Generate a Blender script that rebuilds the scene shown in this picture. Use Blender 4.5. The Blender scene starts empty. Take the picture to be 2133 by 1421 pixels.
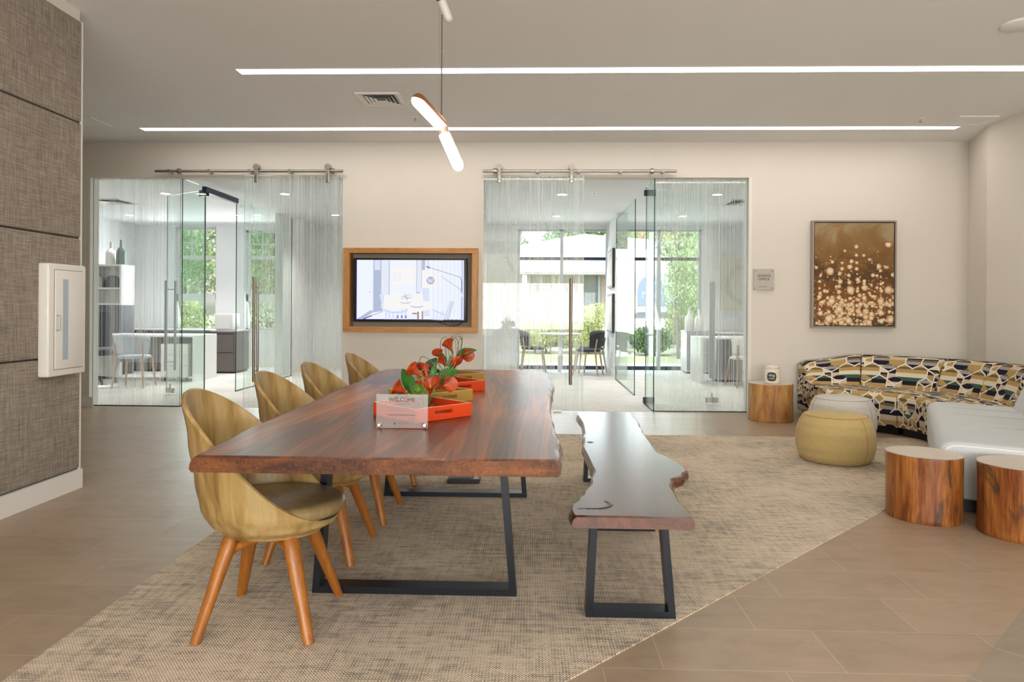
import bpy, bmesh, math, random
from mathutils import Vector, Matrix, Euler
PI = math.pi
SC = bpy.context.scene
COL = SC.collection
RND = random.Random(7)

# ------------------------------------------------------------------ materials
MATS = {}
def newmat(name):
    m = bpy.data.materials.new(name); m.use_nodes = True
    m.node_tree.nodes.clear(); MATS[name] = m
    return m
class NT:
    """tiny node-graph helper"""
    def __init__(s, name):
        s.m = newmat(name); s.t = s.m.node_tree; s.out = s.n('ShaderNodeOutputMaterial')
    def n(s, kind, **kw):
        nd = s.t.nodes.new(kind)
        for k, v in kw.items(): setattr(nd, k, v)
        return nd
    def put(s, sock, v):
        if v is None: return
        if isinstance(v, bpy.types.NodeSocket): s.t.links.new(v, sock)
        else: sock.default_value = v
    def math(s, op, a, b=None, c=None, clamp=False):
        nd = s.n('ShaderNodeMath', operation=op, use_clamp=clamp)
        s.put(nd.inputs[0], a); s.put(nd.inputs[1], b); s.put(nd.inputs[2], c)
        return nd.outputs[0]
    def vmath(s, op, a, b=None, out=0):
        nd = s.n('ShaderNodeVectorMath', operation=op)
        s.put(nd.inputs[0], a); s.put(nd.inputs[1], b)
        return nd.outputs[out]
    def mix(s, f, a, b, blend='MIX'):
        nd = s.n('ShaderNodeMix', data_type='RGBA', blend_type=blend)
        s.put(nd.inputs[0], f); s.put(nd.inputs[6], a); s.put(nd.inputs[7], b)
        return nd.outputs[2]
    def ramp(s, f, stops, interp='LINEAR'):
        nd = s.n('ShaderNodeValToRGB'); cr = nd.color_ramp; cr.interpolation = interp
        while len(cr.elements) < len(stops): cr.elements.new(0.5)
        for e, (p, c) in zip(cr.elements, stops):
            e.position = p; e.color = c if len(c) == 4 else (*c, 1)
        s.put(nd.inputs[0], f); return nd.outputs[0]
    def coord(s, kind='Object'): return s.n('ShaderNodeTexCoord').outputs[kind]
    def mapping(s, v, scale=(1, 1, 1), rot=(0, 0, 0), loc=(0, 0, 0)):
        nd = s.n('ShaderNodeMapping'); s.put(nd.inputs[0], v)
        nd.inputs['Location'].default_value = loc; nd.inputs['Rotation'].default_value = rot; nd.inputs['Scale'].default_value = scale
        return nd.outputs[0]
    def noise(s, v, scale=5, detail=3, rough=.5, dist=0, out=0):
        nd = s.n('ShaderNodeTexNoise'); s.put(nd.inputs['Vector'], v)
        nd.inputs['Scale'].default_value = scale; nd.inputs['Detail'].default_value = detail
        nd.inputs['Roughness'].default_value = rough; nd.inputs['Distortion'].default_value = dist
        return nd.outputs[out]
    def sep(s, v):
        nd = s.n('ShaderNodeSeparateXYZ'); s.put(nd.inputs[0], v); return nd.outputs
    def comb(s, x=0., y=0., z=0.):
        nd = s.n('ShaderNodeCombineXYZ')
        for i, q in enumerate((x, y, z)): s.put(nd.inputs[i], q)
        return nd.outputs[0]
    def bump(s, h, strength=.3, dist=.002):
        nd = s.n('ShaderNodeBump'); nd.inputs['Strength'].default_value = strength
        nd.inputs['Distance'].default_value = dist; s.put(nd.inputs['Height'], h); return nd.outputs[0]
    def bsdf(s, col, rough=.6, metal=0., normal=None, spec=.5, coat=0., sheen=0., trans=0., alpha=None):
        nd = s.n('ShaderNodeBsdfPrincipled')
        s.put(nd.inputs['Base Color'], col if isinstance(col, bpy.types.NodeSocket) else (*col[:3], 1))
        s.put(nd.inputs['Roughness'], rough); s.put(nd.inputs['Metallic'], metal)
        s.put(nd.inputs['Specular IOR Level'], spec); s.put(nd.inputs['Coat Weight'], coat)
        s.put(nd.inputs['Coat Roughness'], .15)
        s.put(nd.inputs['Sheen Weight'], sheen)
        if normal: s.put(nd.inputs['Normal'], normal)
        return nd.outputs[0]
    def done(s, sh):
        s.t.links.new(sh, s.out.inputs[0]); return s.m

def plain(name, col, rough=.6, metal=0., spec=.5, grain=0., gscale=40, bump=0.):
    g = NT(name); c = (*col, 1); nrm = None
    if grain or bump:
        f = g.noise(g.coord(), gscale, 3)
        if grain: c = g.mix(f, tuple(x * (1 - grain) for x in col) + (1,), tuple(min(1, x * (1 + grain)) for x in col) + (1,))
        if bump: nrm = g.bump(f, bump)
    return g.done(g.bsdf(c if not isinstance(c, tuple) else col, rough, metal, nrm, spec))
def emis(name, col, st):
    g = NT(name); e = g.n('ShaderNodeEmission'); e.inputs[0].default_value = (*col, 1); e.inputs[1].default_value = st
    return g.done(e.outputs[0])

WALL = plain('wall_paint', (.74, .70, .635), .85, grain=.02, gscale=3, spec=.2)
WHITEW = plain('office_paint', (.78, .79, .79), .85, grain=.02, gscale=3, spec=.2)
CEIL = plain('ceiling_paint', (.86, .86, .86), .9, grain=.02, gscale=2, spec=.2)
WHITE = plain('white_lacquer', (.82, .81, .78), .35)
WHITETRIM = plain('white_trim', (.80, .78, .73), .5)
WHITEMET = plain('white_enamel', (.85, .83, .78), .3)
BLACK = plain('black_steel', (.012, .014, .02), .35, metal=.3, spec=.5)
BLACKP = plain('black_plastic', (.012, .012, .014), .4)
STEEL = plain('brushed_steel', (.42, .39, .35), .32, metal=1.)
BRONZE = plain('bronze_bar', (.30, .25, .21), .35, metal=.9)
DARKALU = plain('dark_aluminium', (.018, .03, .06), .4, metal=.2)
GREYALU = plain('grey_aluminium', (.42, .45, .48), .4, metal=.2)
OAKLEG = None

def wood(name, dark, mid, light, axis='Y', scale=1., rough=.35, coat=.2, ring=9., bumps=.1):
    g = NT(name); v = g.coord()
    sc = {'X': (.12, 1, 1), 'Y': (1, .12, 1), 'Z': (1, 1, .12)}[axis]
    p = g.mapping(v, tuple(q * scale for q in sc))
    n1 = g.noise(p, 3.2, 5, .6, .8)
    n2 = g.noise(g.mapping(v, tuple(q * scale * 6 for q in sc)), 9, 3, .6)
    r = g.math('FRACT', g.math('MULTIPLY', n1, ring))
    r = g.math('ABSOLUTE', g.math('SUBTRACT', r, .5))
    f = g.math('ADD', g.math('MULTIPLY', n1, .75), g.math('MULTIPLY', r, .35))
    f = g.math('ADD', f, g.math('MULTIPLY', g.math('SUBTRACT', n2, .5), .35))
    c = g.ramp(f, [(.28, dark), (.5, mid), (.72, light)])
    return g.done(g.bsdf(c, rough, 0, g.bump(n2, bumps, .001), .5, coat))
OAK = wood('oak_frame', (.40, .17, .04), (.55, .26, .075), (.62, .33, .12), 'X', 4, .45, 0)
OAKV = wood('oak_frame_upright', (.40, .17, .04), (.55, .26, .075), (.62, .33, .12), 'Z', 4, .45, 0)
LEGW = wood('cherry_leg', (.27, .085, .010), (.38, .13, .016), (.44, .165, .025), 'Z', 6, .4, .1, 5)
PALEWOOD = wood('pale_ash', (.40, .27, .17), (.5, .36, .25), (.55, .42, .3), 'Z', 6, .5, 0)

def walnut(name, strength=1.):
    g = NT(name); v = g.coord()
    p = g.mapping(v, (1.7, .13, 1.7))
    n0 = g.noise(p, 2.3, 5, .58, 1.0)
    big = g.noise(g.mapping(v, (1, .35, 1)), 1.7, 3, .5, .6)
    fine = g.noise(g.mapping(v, (14, .5, 14)), 6, 3, .6)
    r = g.math('ABSOLUTE', g.math('SUBTRACT', g.math('FRACT', g.math('MULTIPLY', n0, 11.)), .5))
    f = g.math('ADD', g.math('MULTIPLY', n0, .6), g.math('MULTIPLY', r, .22))
    f = g.math('ADD', f, g.math('MULTIPLY', g.math('SUBTRACT', big, .5), .7))
    f = g.math('ADD', f, g.math('MULTIPLY', g.math('SUBTRACT', fine, .5), .16))
    c = g.ramp(f, [(.2, (.03, .009, .005)), (.34, (.15, .034, .006)), (.5, (.40, .105, .010)), (.64, (.58, .19, .022)), (.82, (.72, .32, .06))])
    return g.done(g.bsdf(c, .30, 0, g.bump(fine, .03, .001), .38, .0))
WALNUT = walnut('walnut_slab')
def walnut_dark():
    g = NT('walnut_bench'); v = g.coord()
    p = g.mapping(v, (1.6, .3, 1.6))
    n0 = g.noise(p, 2.6, 6, .6, 1.4)
    fine = g.noise(g.mapping(v, (14, .6, 14)), 6, 3, .6)
    r = g.math('ABSOLUTE', g.math('SUBTRACT', g.math('FRACT', g.math('MULTIPLY', n0, 14.)), .5))
    f = g.math('ADD', g.math('MULTIPLY', n0, .7), g.math('ADD', g.math('MULTIPLY', r, .25), g.math('MULTIPLY', g.math('SUBTRACT', fine, .5), .2)))
    c = g.ramp(f, [(.25, (.05, .016, .008)), (.5, (.13, .042, .018)), (.75, (.22, .085, .035))])
    return g.done(g.bsdf(c, .27, 0, g.bump(fine, .03, .001), .8, .3))
WALNUTB = walnut_dark()

def endgrain():
    g = NT('walnut_end_grain'); v = g.coord()
    n = g.noise(g.mapping(v, (2.5, 1, 6)), 2.2, 4, .55, .6); fine = g.noise(g.mapping(v, (30, 1, 10)), 6, 3, .6)
    r = g.math('ABSOLUTE', g.math('SUBTRACT', g.math('FRACT', g.math('MULTIPLY', n, 22.)), .5))
    f = g.math('ADD', g.math('MULTIPLY', n, .7), g.math('ADD', g.math('MULTIPLY', r, .18), g.math('MULTIPLY', g.math('SUBTRACT', fine, .5), .25)))
    c = g.ramp(f, [(.28, (.035, .011, .005)), (.5, (.15, .05, .014)), (.72, (.30, .11, .028))])
    return g.done(g.bsdf(c, .45, 0, None, .3))
ENDG = endgrain()
def tilemat(name, rot=0., col=(.37, .27, .178), loc=(0, 0, 0)):
    g = NT(name); v = g.mapping(g.coord(), (1, 1, 1), (0, 0, rot), loc)
    b = g.n('ShaderNodeTexBrick'); b.offset = .335; b.offset_frequency = 2
    g.put(b.inputs['Vector'], v); b.inputs['Scale'].default_value = 1
    b.inputs['Brick Width'].default_value = .604; b.inputs['Row Height'].default_value = .2975
    b.inputs['Mortar Size'].default_value = .0017; b.inputs['Mortar Smooth'].default_value = .1; b.inputs['Bias'].default_value = 0
    b.inputs['Color1'].default_value = (.9, .9, .9, 1); b.inputs['Color2'].default_value = (1, 1, 1, 1)
    cl = g.noise(g.mapping(g.coord(), (1, 2, 1)), 4, 6, .65, .6)
    cl2 = g.noise(g.coord(), 22, 4, .7, 1.5)
    f = g.math('ADD', g.math('MULTIPLY', cl, .7), g.math('MULTIPLY', cl2, .3))
    c = g.ramp(f, [(.3, tuple(x * .80 for x in col)), (.5, col), (.7, tuple(x * 1.12 for x in col))])
    c = g.mix(1., c, b.outputs['Color'], 'MULTIPLY')
    c = g.mix(b.outputs['Fac'], c, (.47, .385, .29, 1))
    rg = g.ramp(cl2, [(.3, (.30,) * 3), (.7, (.42,) * 3)])
    return g.done(g.bsdf(c, rg, 0, g.bump(b.outputs['Fac'], -.15, .001), .5))
TILE = tilemat('floor_tile', 0, loc=(.158, -.2085, 0))
TILED = tilemat('floor_tile_diagonal', PI / 4, (.30, .245, .18), (0.1, .05, 0))

def carpet(name, light, dark, contrast=1.):
    g = NT(name); v = g.coord()
    a = g.noise(g.mapping(v, (1, 6, 1)), 6.5, 6, .75)        # dashes along X
    b = g.noise(g.mapping(v, (7, 1, 1)), 6, 6, .75)        # dashes along Y
    big = g.noise(v, 1.6, 3)
    x, y, _ = g.sep(v)
    ribx = g.math('SINE', g.math('MULTIPLY', x, 2 * PI / .011))
    riby = g.math('SINE', g.math('MULTIPLY', y, 2 * PI / .013))
    loop = g.math('MULTIPLY', ribx, riby)
    f = g.math('ADD', g.math('MULTIPLY', g.math('SUBTRACT', a, .5), 1.5), g.math('MULTIPLY', g.math('SUBTRACT', b, .5), .9))
    f = g.math('ADD', f, g.math('MULTIPLY', g.math('SUBTRACT', big, .5), .8))
    f = g.math('ADD', g.math('MULTIPLY', f, contrast), g.math('MULTIPLY', g.math('ADD', ribx, g.math('MULTIPLY', riby, .6)), .10))
    f = g.math('ADD', f, .57)
    c = g.ramp(f, [(.16, dark), (.42, tuple((p * .6 + q * .4) for p, q in zip(dark, light))), (.62, light), (.95, tuple(q * 1.12 for q in light))])
    return g.done(g.bsdf(c, .95, 0, g.bump(loop, .5, .003), .1, sheen=.1))
CARPET = carpet('woven_carpet', (.64, .52, .375), (.20, .178, .14), .92)
CARPETO = carpet('office_carpet', (.74, .72, .68), (.55, .535, .50), .8)

def fabricwall():
    g = NT('linen_wall_fabric'); v = g.coord()
    a = g.noise(g.mapping(v, (1, .7, 16)), 9, 5, .75)
    b = g.noise(g.mapping(v, (1, 12, .8)), 9, 5, .75)
    _, y, z = g.sep(v)
    w = g.math('MULTIPLY', g.math('SINE', g.math('MULTIPLY', y, 900.)), g.math('SINE', g.math('MULTIPLY', z, 900.)))
    f = g.math('ADD', g.math('MULTIPLY', a, .5), g.math('MULTIPLY', b, .5))
    c = g.ramp(f, [(.30, (.13, .105, .085)), (.5, (.345, .295, .25)), (.68, (.56, .50, .44))])
    return g.done(g.bsdf(c, .95, 0, g.bump(g.math('ADD', f, g.math('MULTIPLY', w, .2)), .4, .002), .1))
LINEN = fabricwall()

def leather(name, cols, rough=.38):
    g = NT(name); v = g.coord()
    n = g.noise(g.mapping(v, (3, 3, .35)), 4, 4, .55, .3)
    n2 = g.noise(g.mapping(v, (9, 9, .5)), 5, 3, .5)
    f = g.math('ADD', g.math('MULTIPLY', n, .7), g.math('MULTIPLY', n2, .3))
    c = g.ramp(f, [(.34, cols[0]), (.5, cols[1]), (.62, cols[2]), (.72, cols[1])])
    fine = g.noise(v, 180, 2)
    return g.done(g.bsdf(c, rough, 0, g.bump(fine, .08, .001), .45, 0))
SHELL = leather('tan_streaked_leather', [(.20, .11, .03), (.39, .25, .085), (.46, .335, .15)])
SEATL = leather('olive_seat_leather', [(.17, .10, .035), (.26, .175, .07), (.3, .215, .10)], .33)
SEATD = plain('dark_seat_underside', (.02, .016, .012), .7)

def patterned():
    g = NT('hexagon_stripe_upholstery'); uv = g.n('ShaderNodeUVMap', uv_map='UVMap').outputs[0]
    def hexa(scale, off):
        p = g.mapping(uv, (scale, scale, 1), (0, 0, 0), off)
        r = (1., 1.7320508, 1.)
        def wrapc(q, sh):
            s_ = g.vmath('SUBTRACT', q, sh)
            nd = g.n('ShaderNodeVectorMath', operation='WRAP')
            g.put(nd.inputs[0], s_); nd.inputs[1].default_value = (.5, .8660254, .5); nd.inputs[2].default_value = (-.5, -.8660254, -.5)
            return nd.outputs[0]
        a = wrapc(p, (0, 0, 0)); b = wrapc(p, (.5, .8660254, 0))
        da = g.vmath('DOT_PRODUCT', a, a, 1); db = g.vmath('DOT_PRODUCT', b, b, 1)
        sel = g.math('LESS_THAN', da, db)
        nd = g.n('ShaderNodeMix', data_type='VECTOR'); g.put(nd.inputs[0], sel); g.put(nd.inputs[4], b); g.put(nd.inputs[5], a)
        gv = nd.outputs[1]
        ab = g.vmath('ABSOLUTE', gv); x, y, _ = g.sep(ab)
        d = g.math('MAXIMUM', x, g.math('ADD', g.math('MULTIPLY', x, .5), g.math('MULTIPLY', y, .8660254)))
        idv = g.vmath('SUBTRACT', p, gv)
        idr = g.vmath('SNAP', g.vmath('ADD', idv, (.05, .05, 0)), (.25, .25, 1.))
        wn = g.n('ShaderNodeTexWhiteNoise', noise_dimensions='2D'); g.put(wn.inputs['Vector'], idr)
        return d, wn.outputs[0]
    d1, h1 = hexa(6.4, (.3, .2, 0)); d2, h2 = hexa(6.4, (.78, .52, 0)); 
    l1 = g.math('GREATER_THAN', d1, .458); l2 = g.math('GREATER_THAN', d2, .458)
    keep1 = g.math('GREATER_THAN', h2, .25)
    keep2 = g.math('GREATER_THAN', h1, .45)
    line = g.math('MAXIMUM', g.math('MULTIPLY', l1, keep1), g.math('MULTIPLY', l2, keep2))
    _, y, _ = g.sep(uv)
    wob = g.math('ADD', g.math('MULTIPLY', h1, .6), g.math('MULTIPLY', g.math('GREATER_THAN', h2, .55), g.math('MULTIPLY', h2, .37)))
    t = g.math('FRACT', g.math('ADD', g.math('MULTIPLY', y, 1.75), g.math('MULTIPLY', wob, g.math('GREATER_THAN', h1, .35))))
    navy = (.018, .014, .028); gold = (.44, .29, .11); beige = (.58, .48, .34); olive = (.16, .12, .06); grey = (.34, .32, .32); green = (.05, .11, .075); cream = (.70, .62, .48); blue = (.02, .025, .08)
    st = [(0, gold), (.13, beige), (.22, navy), (.31, grey), (.37, olive), (.42, navy), (.455, cream), (.53, gold), (.65, navy), (.73, green), (.80, cream), (.88, gold), (.95, olive)]
    c = g.ramp(t, st, 'CONSTANT')
    c = g.mix(line, c, (.78, .70, .58, 1))
    fine = g.noise(g.mapping(uv, (1, 4, 1)), 160, 2)
    return g.done(g.bsdf(c, .9, 0, g.bump(fine, .2, .001), .15))
HEX = patterned()
def ribbed():
    g = NT('pale_ribbed_upholstery'); uv = g.n('ShaderNodeUVMap', uv_map='UVMap').outputs[0]
    x, y, _ = g.sep(uv)
    s1 = g.math('SINE', g.math('MULTIPLY', x, 2 * PI / .0095))
    f = g.math('ADD', g.math('MULTIPLY', s1, .5), .5)
    c = g.mix(f, (.48, .52, .53, 1), (.80, .81, .79, 1))
    return g.done(g.bsdf(c, .9, 0, g.bump(f, .2, .001), .15))
RIB = ribbed()
def heather(name, a, b, sc=260):
    g = NT(name); n = g.noise(g.coord(), sc, 3, .8)
    c = g.ramp(n, [(.35, a), (.65, b)])
    return g.done(g.bsdf(c, .95, 0, g.bump(n, .35, .0015), .1, sheen=.15))
MUST = heather('mustard_wool', (.46, .335, .125), (.56, .43, .20), 120)
GREYW = heather('oatmeal_wool', (.46, .43, .38), (.72, .68, .62))
PIPE = plain('orange_piping', (.52, .25, .04), .8)
PIPEG = plain('grey_piping', (.45, .42, .38), .8)
CHARC = heather('charcoal_fabric', (.03, .035, .045), (.07, .078, .09))

def stumpmat():
    g = NT('peeled_log'); v = g.coord()
    n = g.noise(g.mapping(v, (5, 5, .8)), 2.2, 6, .65, .6)
    big = g.noise(g.mapping(v, (1.2, 1.2, .45)), 4.5, 4, .6, 1.2)
    fine = g.noise(g.mapping(v, (16, 16, 1)), 5, 3, .6)
    f = g.math('ADD', g.math('MULTIPLY', n, .65), g.math('MULTIPLY', fine, .35))
    c = g.ramp(f, [(.3, (.05, .014, .004)), (.44, (.20, .055, .010)), (.56, (.36, .13, .026)), (.7, (.50, .24, .07))])
    dk = g.ramp(big, [(.55, (0,) * 3), (.66, (1,) * 3)])
    c = g.mix(g.math('MULTIPLY', dk, .85), c, (.045, .03, .018, 1))
    return g.done(g.bsdf(c, .42, 0, g.bump(f, .5, .006), .4, .1))
LOG = stumpmat()
def logpale():
    g = NT('peeled_log_pale'); v = g.coord()
    n = g.noise(g.mapping(v, (4, 4, .9)), 2.4, 6, .65, .8)
    big = g.noise(g.mapping(v, (1.6, 1.6, .8)), 6, 4, .6, 1.)
    c = g.ramp(n, [(.3, (.25, .09, .025)), (.46, (.42, .19, .055)), (.6, (.55, .30, .11)), (.75, (.66, .45, .24))])
    dk = g.ramp(big, [(.68, (0,) * 3), (.74, (1,) * 3)])
    c = g.mix(g.math('MULTIPLY', dk, .7), c, (.10, .05, .02, 1))
    return g.done(g.bsdf(c, .45, 0, g.bump(n, .5, .006), .4))
LOGP = logpale()
LOGTOP = plain('stump_top_laminate', (.66, .58, .48), .35)

def glassmat(name, tint=(.93, .97, .95), base=.045, stripes=0., dens=.5, axis=0):
    g = NT(name)
    tr = g.n('ShaderNodeBsdfTransparent'); tr.inputs[0].default_value = (*tint, 1)
    gl = g.n('ShaderNodeBsdfGlossy'); gl.inputs['Roughness'].default_value = .01; gl.inputs[0].default_value = (.95, 1, .98, 1)
    lw = g.n('ShaderNodeLayerWeight'); lw.inputs[0].default_value = .5
    f = g.math('ADD', g.math('MULTIPLY', g.math('POWER', lw.outputs['Facing'], 5.), .32), base)
    ms = g.n('ShaderNodeMixShader'); g.put(ms.inputs[0], f); g.put(ms.inputs[1], tr.outputs[0]); g.put(ms.inputs[2], gl.outputs[0])
    sh = ms.outputs[0]
    if stripes:
        x = g.sep(g.coord())[axis]
        k = g.math('FLOOR', g.math('MULTIPLY', x, 150.))
        wn = g.n('ShaderNodeTexWhiteNoise', noise_dimensions='1D'); g.put(wn.inputs['W'], k)
        dn = g.noise(g.comb(x, 0., 0.), 5, 2)
        thr = g.math('ADD', g.math('MULTIPLY', dn, .9), 1 - dens - .45)
        on = g.math('GREATER_THAN', wn.outputs[0], thr)
        df = g.n('ShaderNodeBsdfDiffuse'); df.inputs[0].default_value = (.88, .90, .90, 1)
        tl = g.n('ShaderNodeBsdfTranslucent'); tl.inputs[0].default_value = (.88, .90, .90, 1)
        m1 = g.n('ShaderNodeMixShader'); m1.inputs[0].default_value = .5; g.put(m1.inputs[1], df.outputs[0]); g.put(m1.inputs[2], tl.outputs[0])
        m2 = g.n('ShaderNodeMixShader'); g.put(m2.inputs[0], g.math('MULTIPLY', on, stripes)); g.put(m2.inputs[1], sh); g.put(m2.inputs[2], m1.outputs[0])
        sh = m2.outputs[0]
    return g.done(sh)
GLASS = glassmat('clear_glass', (.955, .985, .975))
GLASSG = glassmat('partition_glass', (.935, .97, .955), .045)
GLASSS = glassmat('striped_glass', (.97, .985, .98), .025, .24, .5)
GLASSW = glassmat('window_glass', (.97, .99, .985), .02)
EDGE = plain('glass_edge', (.05, .11, .10), .15)
EDGEL = plain('glass_edge_light', (.35, .50, .47), .2)

# ------------------------------------------------------------------ mesh builder
class MB:
    def __init__(s): s.v = []; s.f = []; s.mi = []; s.uv = {}; s.cur = 0
    def add(s, vs, fs, uvs=None):
        o = len(s.v); s.v += [tuple(p) for p in vs]
        for i, f in enumerate(fs):
            if uvs: s.uv[len(s.f)] = uvs[i]
            s.f.append(tuple(o + k for k in f)); s.mi.append(s.cur)
        return s
    def mat(s, i): s.cur = i; return s
    def box(s, a, b, rot=None, piv=None):
        x0, y0, z0 = a; x1, y1, z1 = b
        vs = [Vector(p) for p in ((x0, y0, z0), (x1, y0, z0), (x1, y1, z0), (x0, y1, z0), (x0, y0, z1), (x1, y0, z1), (x1, y1, z1), (x0, y1, z1))]
        if rot is not None:
            m = Euler(rot).to_matrix(); pv = Vector(piv) if piv else sum(vs, Vector()) / 8
            vs = [m @ (p - pv) + pv for p in vs]
        return s.add(vs, [(0, 3, 2, 1), (4, 5, 6, 7), (0, 1, 5, 4), (1, 2, 6, 5), (2, 3, 7, 6), (3, 0, 4, 7)])
    def rbox(s, a, b, r=.01, seg=3):
        """box with rounded edges (all)"""
        bm = bmesh.new(); bmesh.ops.create_cube(bm, size=1)
        sz = [abs(b[i] - a[i]) for i in range(3)]; c = [(a[i] + b[i]) / 2 for i in range(3)]
        for v in bm.verts: v.co = Vector([v.co[i] * sz[i] + c[i] for i in range(3)])
        bmesh.ops.bevel(bm, geom=bm.edges[:], offset=min(r, min(sz) * .49), segments=seg, profile=.5, affect='EDGES')
        bm.verts.index_update()
        s.add([v.co.copy() for v in bm.verts], [tuple(v.index for v in f.verts) for f in bm.faces]); bm.free()
        return s
    def tube(s, pts, r, n=10, cap=True, squash=None, closed=False):
        pts = [Vector(p) for p in pts]; m = len(pts)
        rs = r if isinstance(r, (list, tuple)) else [r] * m
        rings = []; up = None
        for i, p in enumerate(pts):
            if closed: d = (pts[(i + 1) % m] - pts[i - 1])
            else: d = (pts[min(i + 1, m - 1)] - pts[max(i - 1, 0)])
            d.normalize()
            if up is None:
                up = Vector((0, 0, 1)) if abs(d.z) < .9 else Vector((1, 0, 0))
            side = d.cross(up)
            if side.length < 1e-6: side = d.orthogonal()
            side.normalize(); up = side.cross(d).normalized()
            q = []
            for k in range(n):
                a = 2 * PI * k / n; ca, sa = math.cos(a), math.sin(a)
                if squash: sa *= squash
                q.append(p + (side * ca + up * sa) * rs[i])
            rings.append(q)
        vs = [v for q in rings for v in q]; fs = []
        for i in range(m if closed else m - 1):
            j = (i + 1) % m
            for k in range(n):
                l = (k + 1) % n
                fs.append((i * n + k, i * n + l, j * n + l, j * n + k))
        if cap and not closed: fs += [tuple(range(n))[::-1], tuple((m - 1) * n + k for k in range(n))]
        return s.add(vs, fs)
    def lathe(s, prof, n=48, c=(0, 0, 0), sx=1., sy=1., cap=True, fn=None):
        vs = []; fs = []; m = len(prof)
        for i, (r, z) in enumerate(prof):
            for k in range(n):
                a = 2 * PI * k / n; rr = r * (fn(a, z) if fn else 1)
                vs.append((c[0] + rr * math.cos(a) * sx, c[1] + rr * math.sin(a) * sy, c[2] + z))
        for i in range(m - 1):
            for k in range(n):
                l = (k + 1) % n; fs.append((i * n + k, i * n + l, (i + 1) * n + l, (i + 1) * n + k))
        if cap: fs += [tuple(range(n))[::-1], tuple((m - 1) * n + k for k in range(n))]
        return s.add(vs, fs)
    def prism(s, poly, y0, y1, plane='XZ'):
        """polygon in a plane extruded along the third axis"""
        def P(u, v, w): return {'XZ': (u, w, v), 'XY': (u, v, w), 'YZ': (w, u, v)}[plane]
        n = len(poly); vs = [P(u, v, y0) for u, v in poly] + [P(u, v, y1) for u, v in poly]
        fs = [tuple(range(n)), tuple(range(n, 2 * n))[::-1]] + [(k, k + n, (k + 1) % n + n, (k + 1) % n) for k in range(n)]
        return s.add(vs, fs)
    def build(s, name, mat, parent=None, smooth=False, loc=None, rot=None, fix=True):
        me = bpy.data.meshes.new(name); me.from_pydata(s.v, [], s.f)
        for m in (mat if isinstance(mat, (list, tuple)) else [mat]): me.materials.append(m)
        for i, p in enumerate(me.polygons): p.material_index = s.mi[i]
        if s.uv:
            ul = me.uv_layers.new(name='UVMap')
            for i, p in enumerate(me.polygons):
                if i in s.uv:
                    for k, li in enumerate(p.loop_indices): ul.data[li].uv = s.uv[i][k]
        if fix:
            bm = bmesh.new(); bm.from_mesh(me); bmesh.ops.recalc_face_normals(bm, faces=bm.faces); bm.to_mesh(me); bm.free()
        if smooth:
            for p in me.polygons: p.use_smooth = True
            try: me.set_sharp_from_angle(angle=math.radians(38))
            except Exception: pass
        o = bpy.data.objects.new(name, me); COL.objects.link(o)
        if parent: o.parent = parent
        if loc: o.location = loc
        if rot: o.rotation_euler = rot
        return o
def tag(o, label=None, cat=None, group=None, kind=None):
    if label: o['label'] = label
    if cat: o['category'] = cat
    if group: o['group'] = group
    if kind: o['kind'] = kind
    return o
def empty(name, loc=(0, 0, 0), rz=0., label=None, cat=None, group=None, kind=None):
    o = bpy.data.objects.new(name, None); COL.objects.link(o); o.location = loc; o.rotation_euler = (0, 0, rz)
    o.empty_display_size = .1
    return tag(o, label, cat, group, kind)
def copy_tree(o, parent=None):
    c = o.copy(); COL.objects.link(c); c.parent = parent
    for ch in [x for x in bpy.data.objects if x.parent == o]: copy_tree(ch, c)
    return c
def text(name, body, size, mat, parent, loc, rot, extr=.0008, align='CENTER', sx=1.):
    cu = bpy.data.curves.new(name, 'FONT'); cu.body = body; cu.size = size; cu.extrude = extr; cu.align_x = align; cu.align_y = 'CENTER'
    to = bpy.data.objects.new(name + '_t', cu); COL.objects.link(to)
    dg = bpy.context.evaluated_depsgraph_get(); me = bpy.data.meshes.new_from_object(to.evaluated_get(dg))
    bpy.data.objects.remove(to)
    me.materials.clear(); me.materials.append(mat); me.name = name
    o = bpy.data.objects.new(name, me); COL.objects.link(o); o.parent = parent; o.location = loc; o.rotation_euler = rot; o.scale = (sx, 1, 1)
    return o
def spline(pts, n=8):
    """Catmull-Rom through points"""
    P = [Vector(p) for p in pts]; P = [P[0] * 2 - P[1]] + P + [P[-1] * 2 - P[-2]]; out = []
    for i in range(1, len(P) - 2):
        for k in range(n):
            t = k / n; a, b, c, d = P[i - 1:i + 3]
            out.append(.5 * ((2 * b) + (c - a) * t + (2 * a - 5 * b + 4 * c - d) * t * t + (3 * b - a - 3 * c + d) * t ** 3))
    out.append(P[-2]); return out
def interp(tab, x):
    if x <= tab[0][0]: return tab[0][1]
    for (a, p), (b, q) in zip(tab, tab[1:]):
        if x <= b:
            t = (x - a) / (b - a); t = t * t * (3 - 2 * t); return p + (q - p) * t
    return tab[-1][1]
def pane(a, b, thin=1):
    """glass sheet as a thin box: slot 0 faces, slot 1 edges"""
    m = MB(); m.box(a, b)
    big = {0: (3, 5), 1: (2, 4), 2: (0, 1)}[thin]
    m.mi = [0 if i in big else 1 for i in range(6)]
    return m

CZ = .005      # top of the inlaid carpet
H = 3.15       # lounge ceiling
HO = 2.84      # office ceiling
WY = 8.0       # plane of the back wall
XR = 4.77
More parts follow.
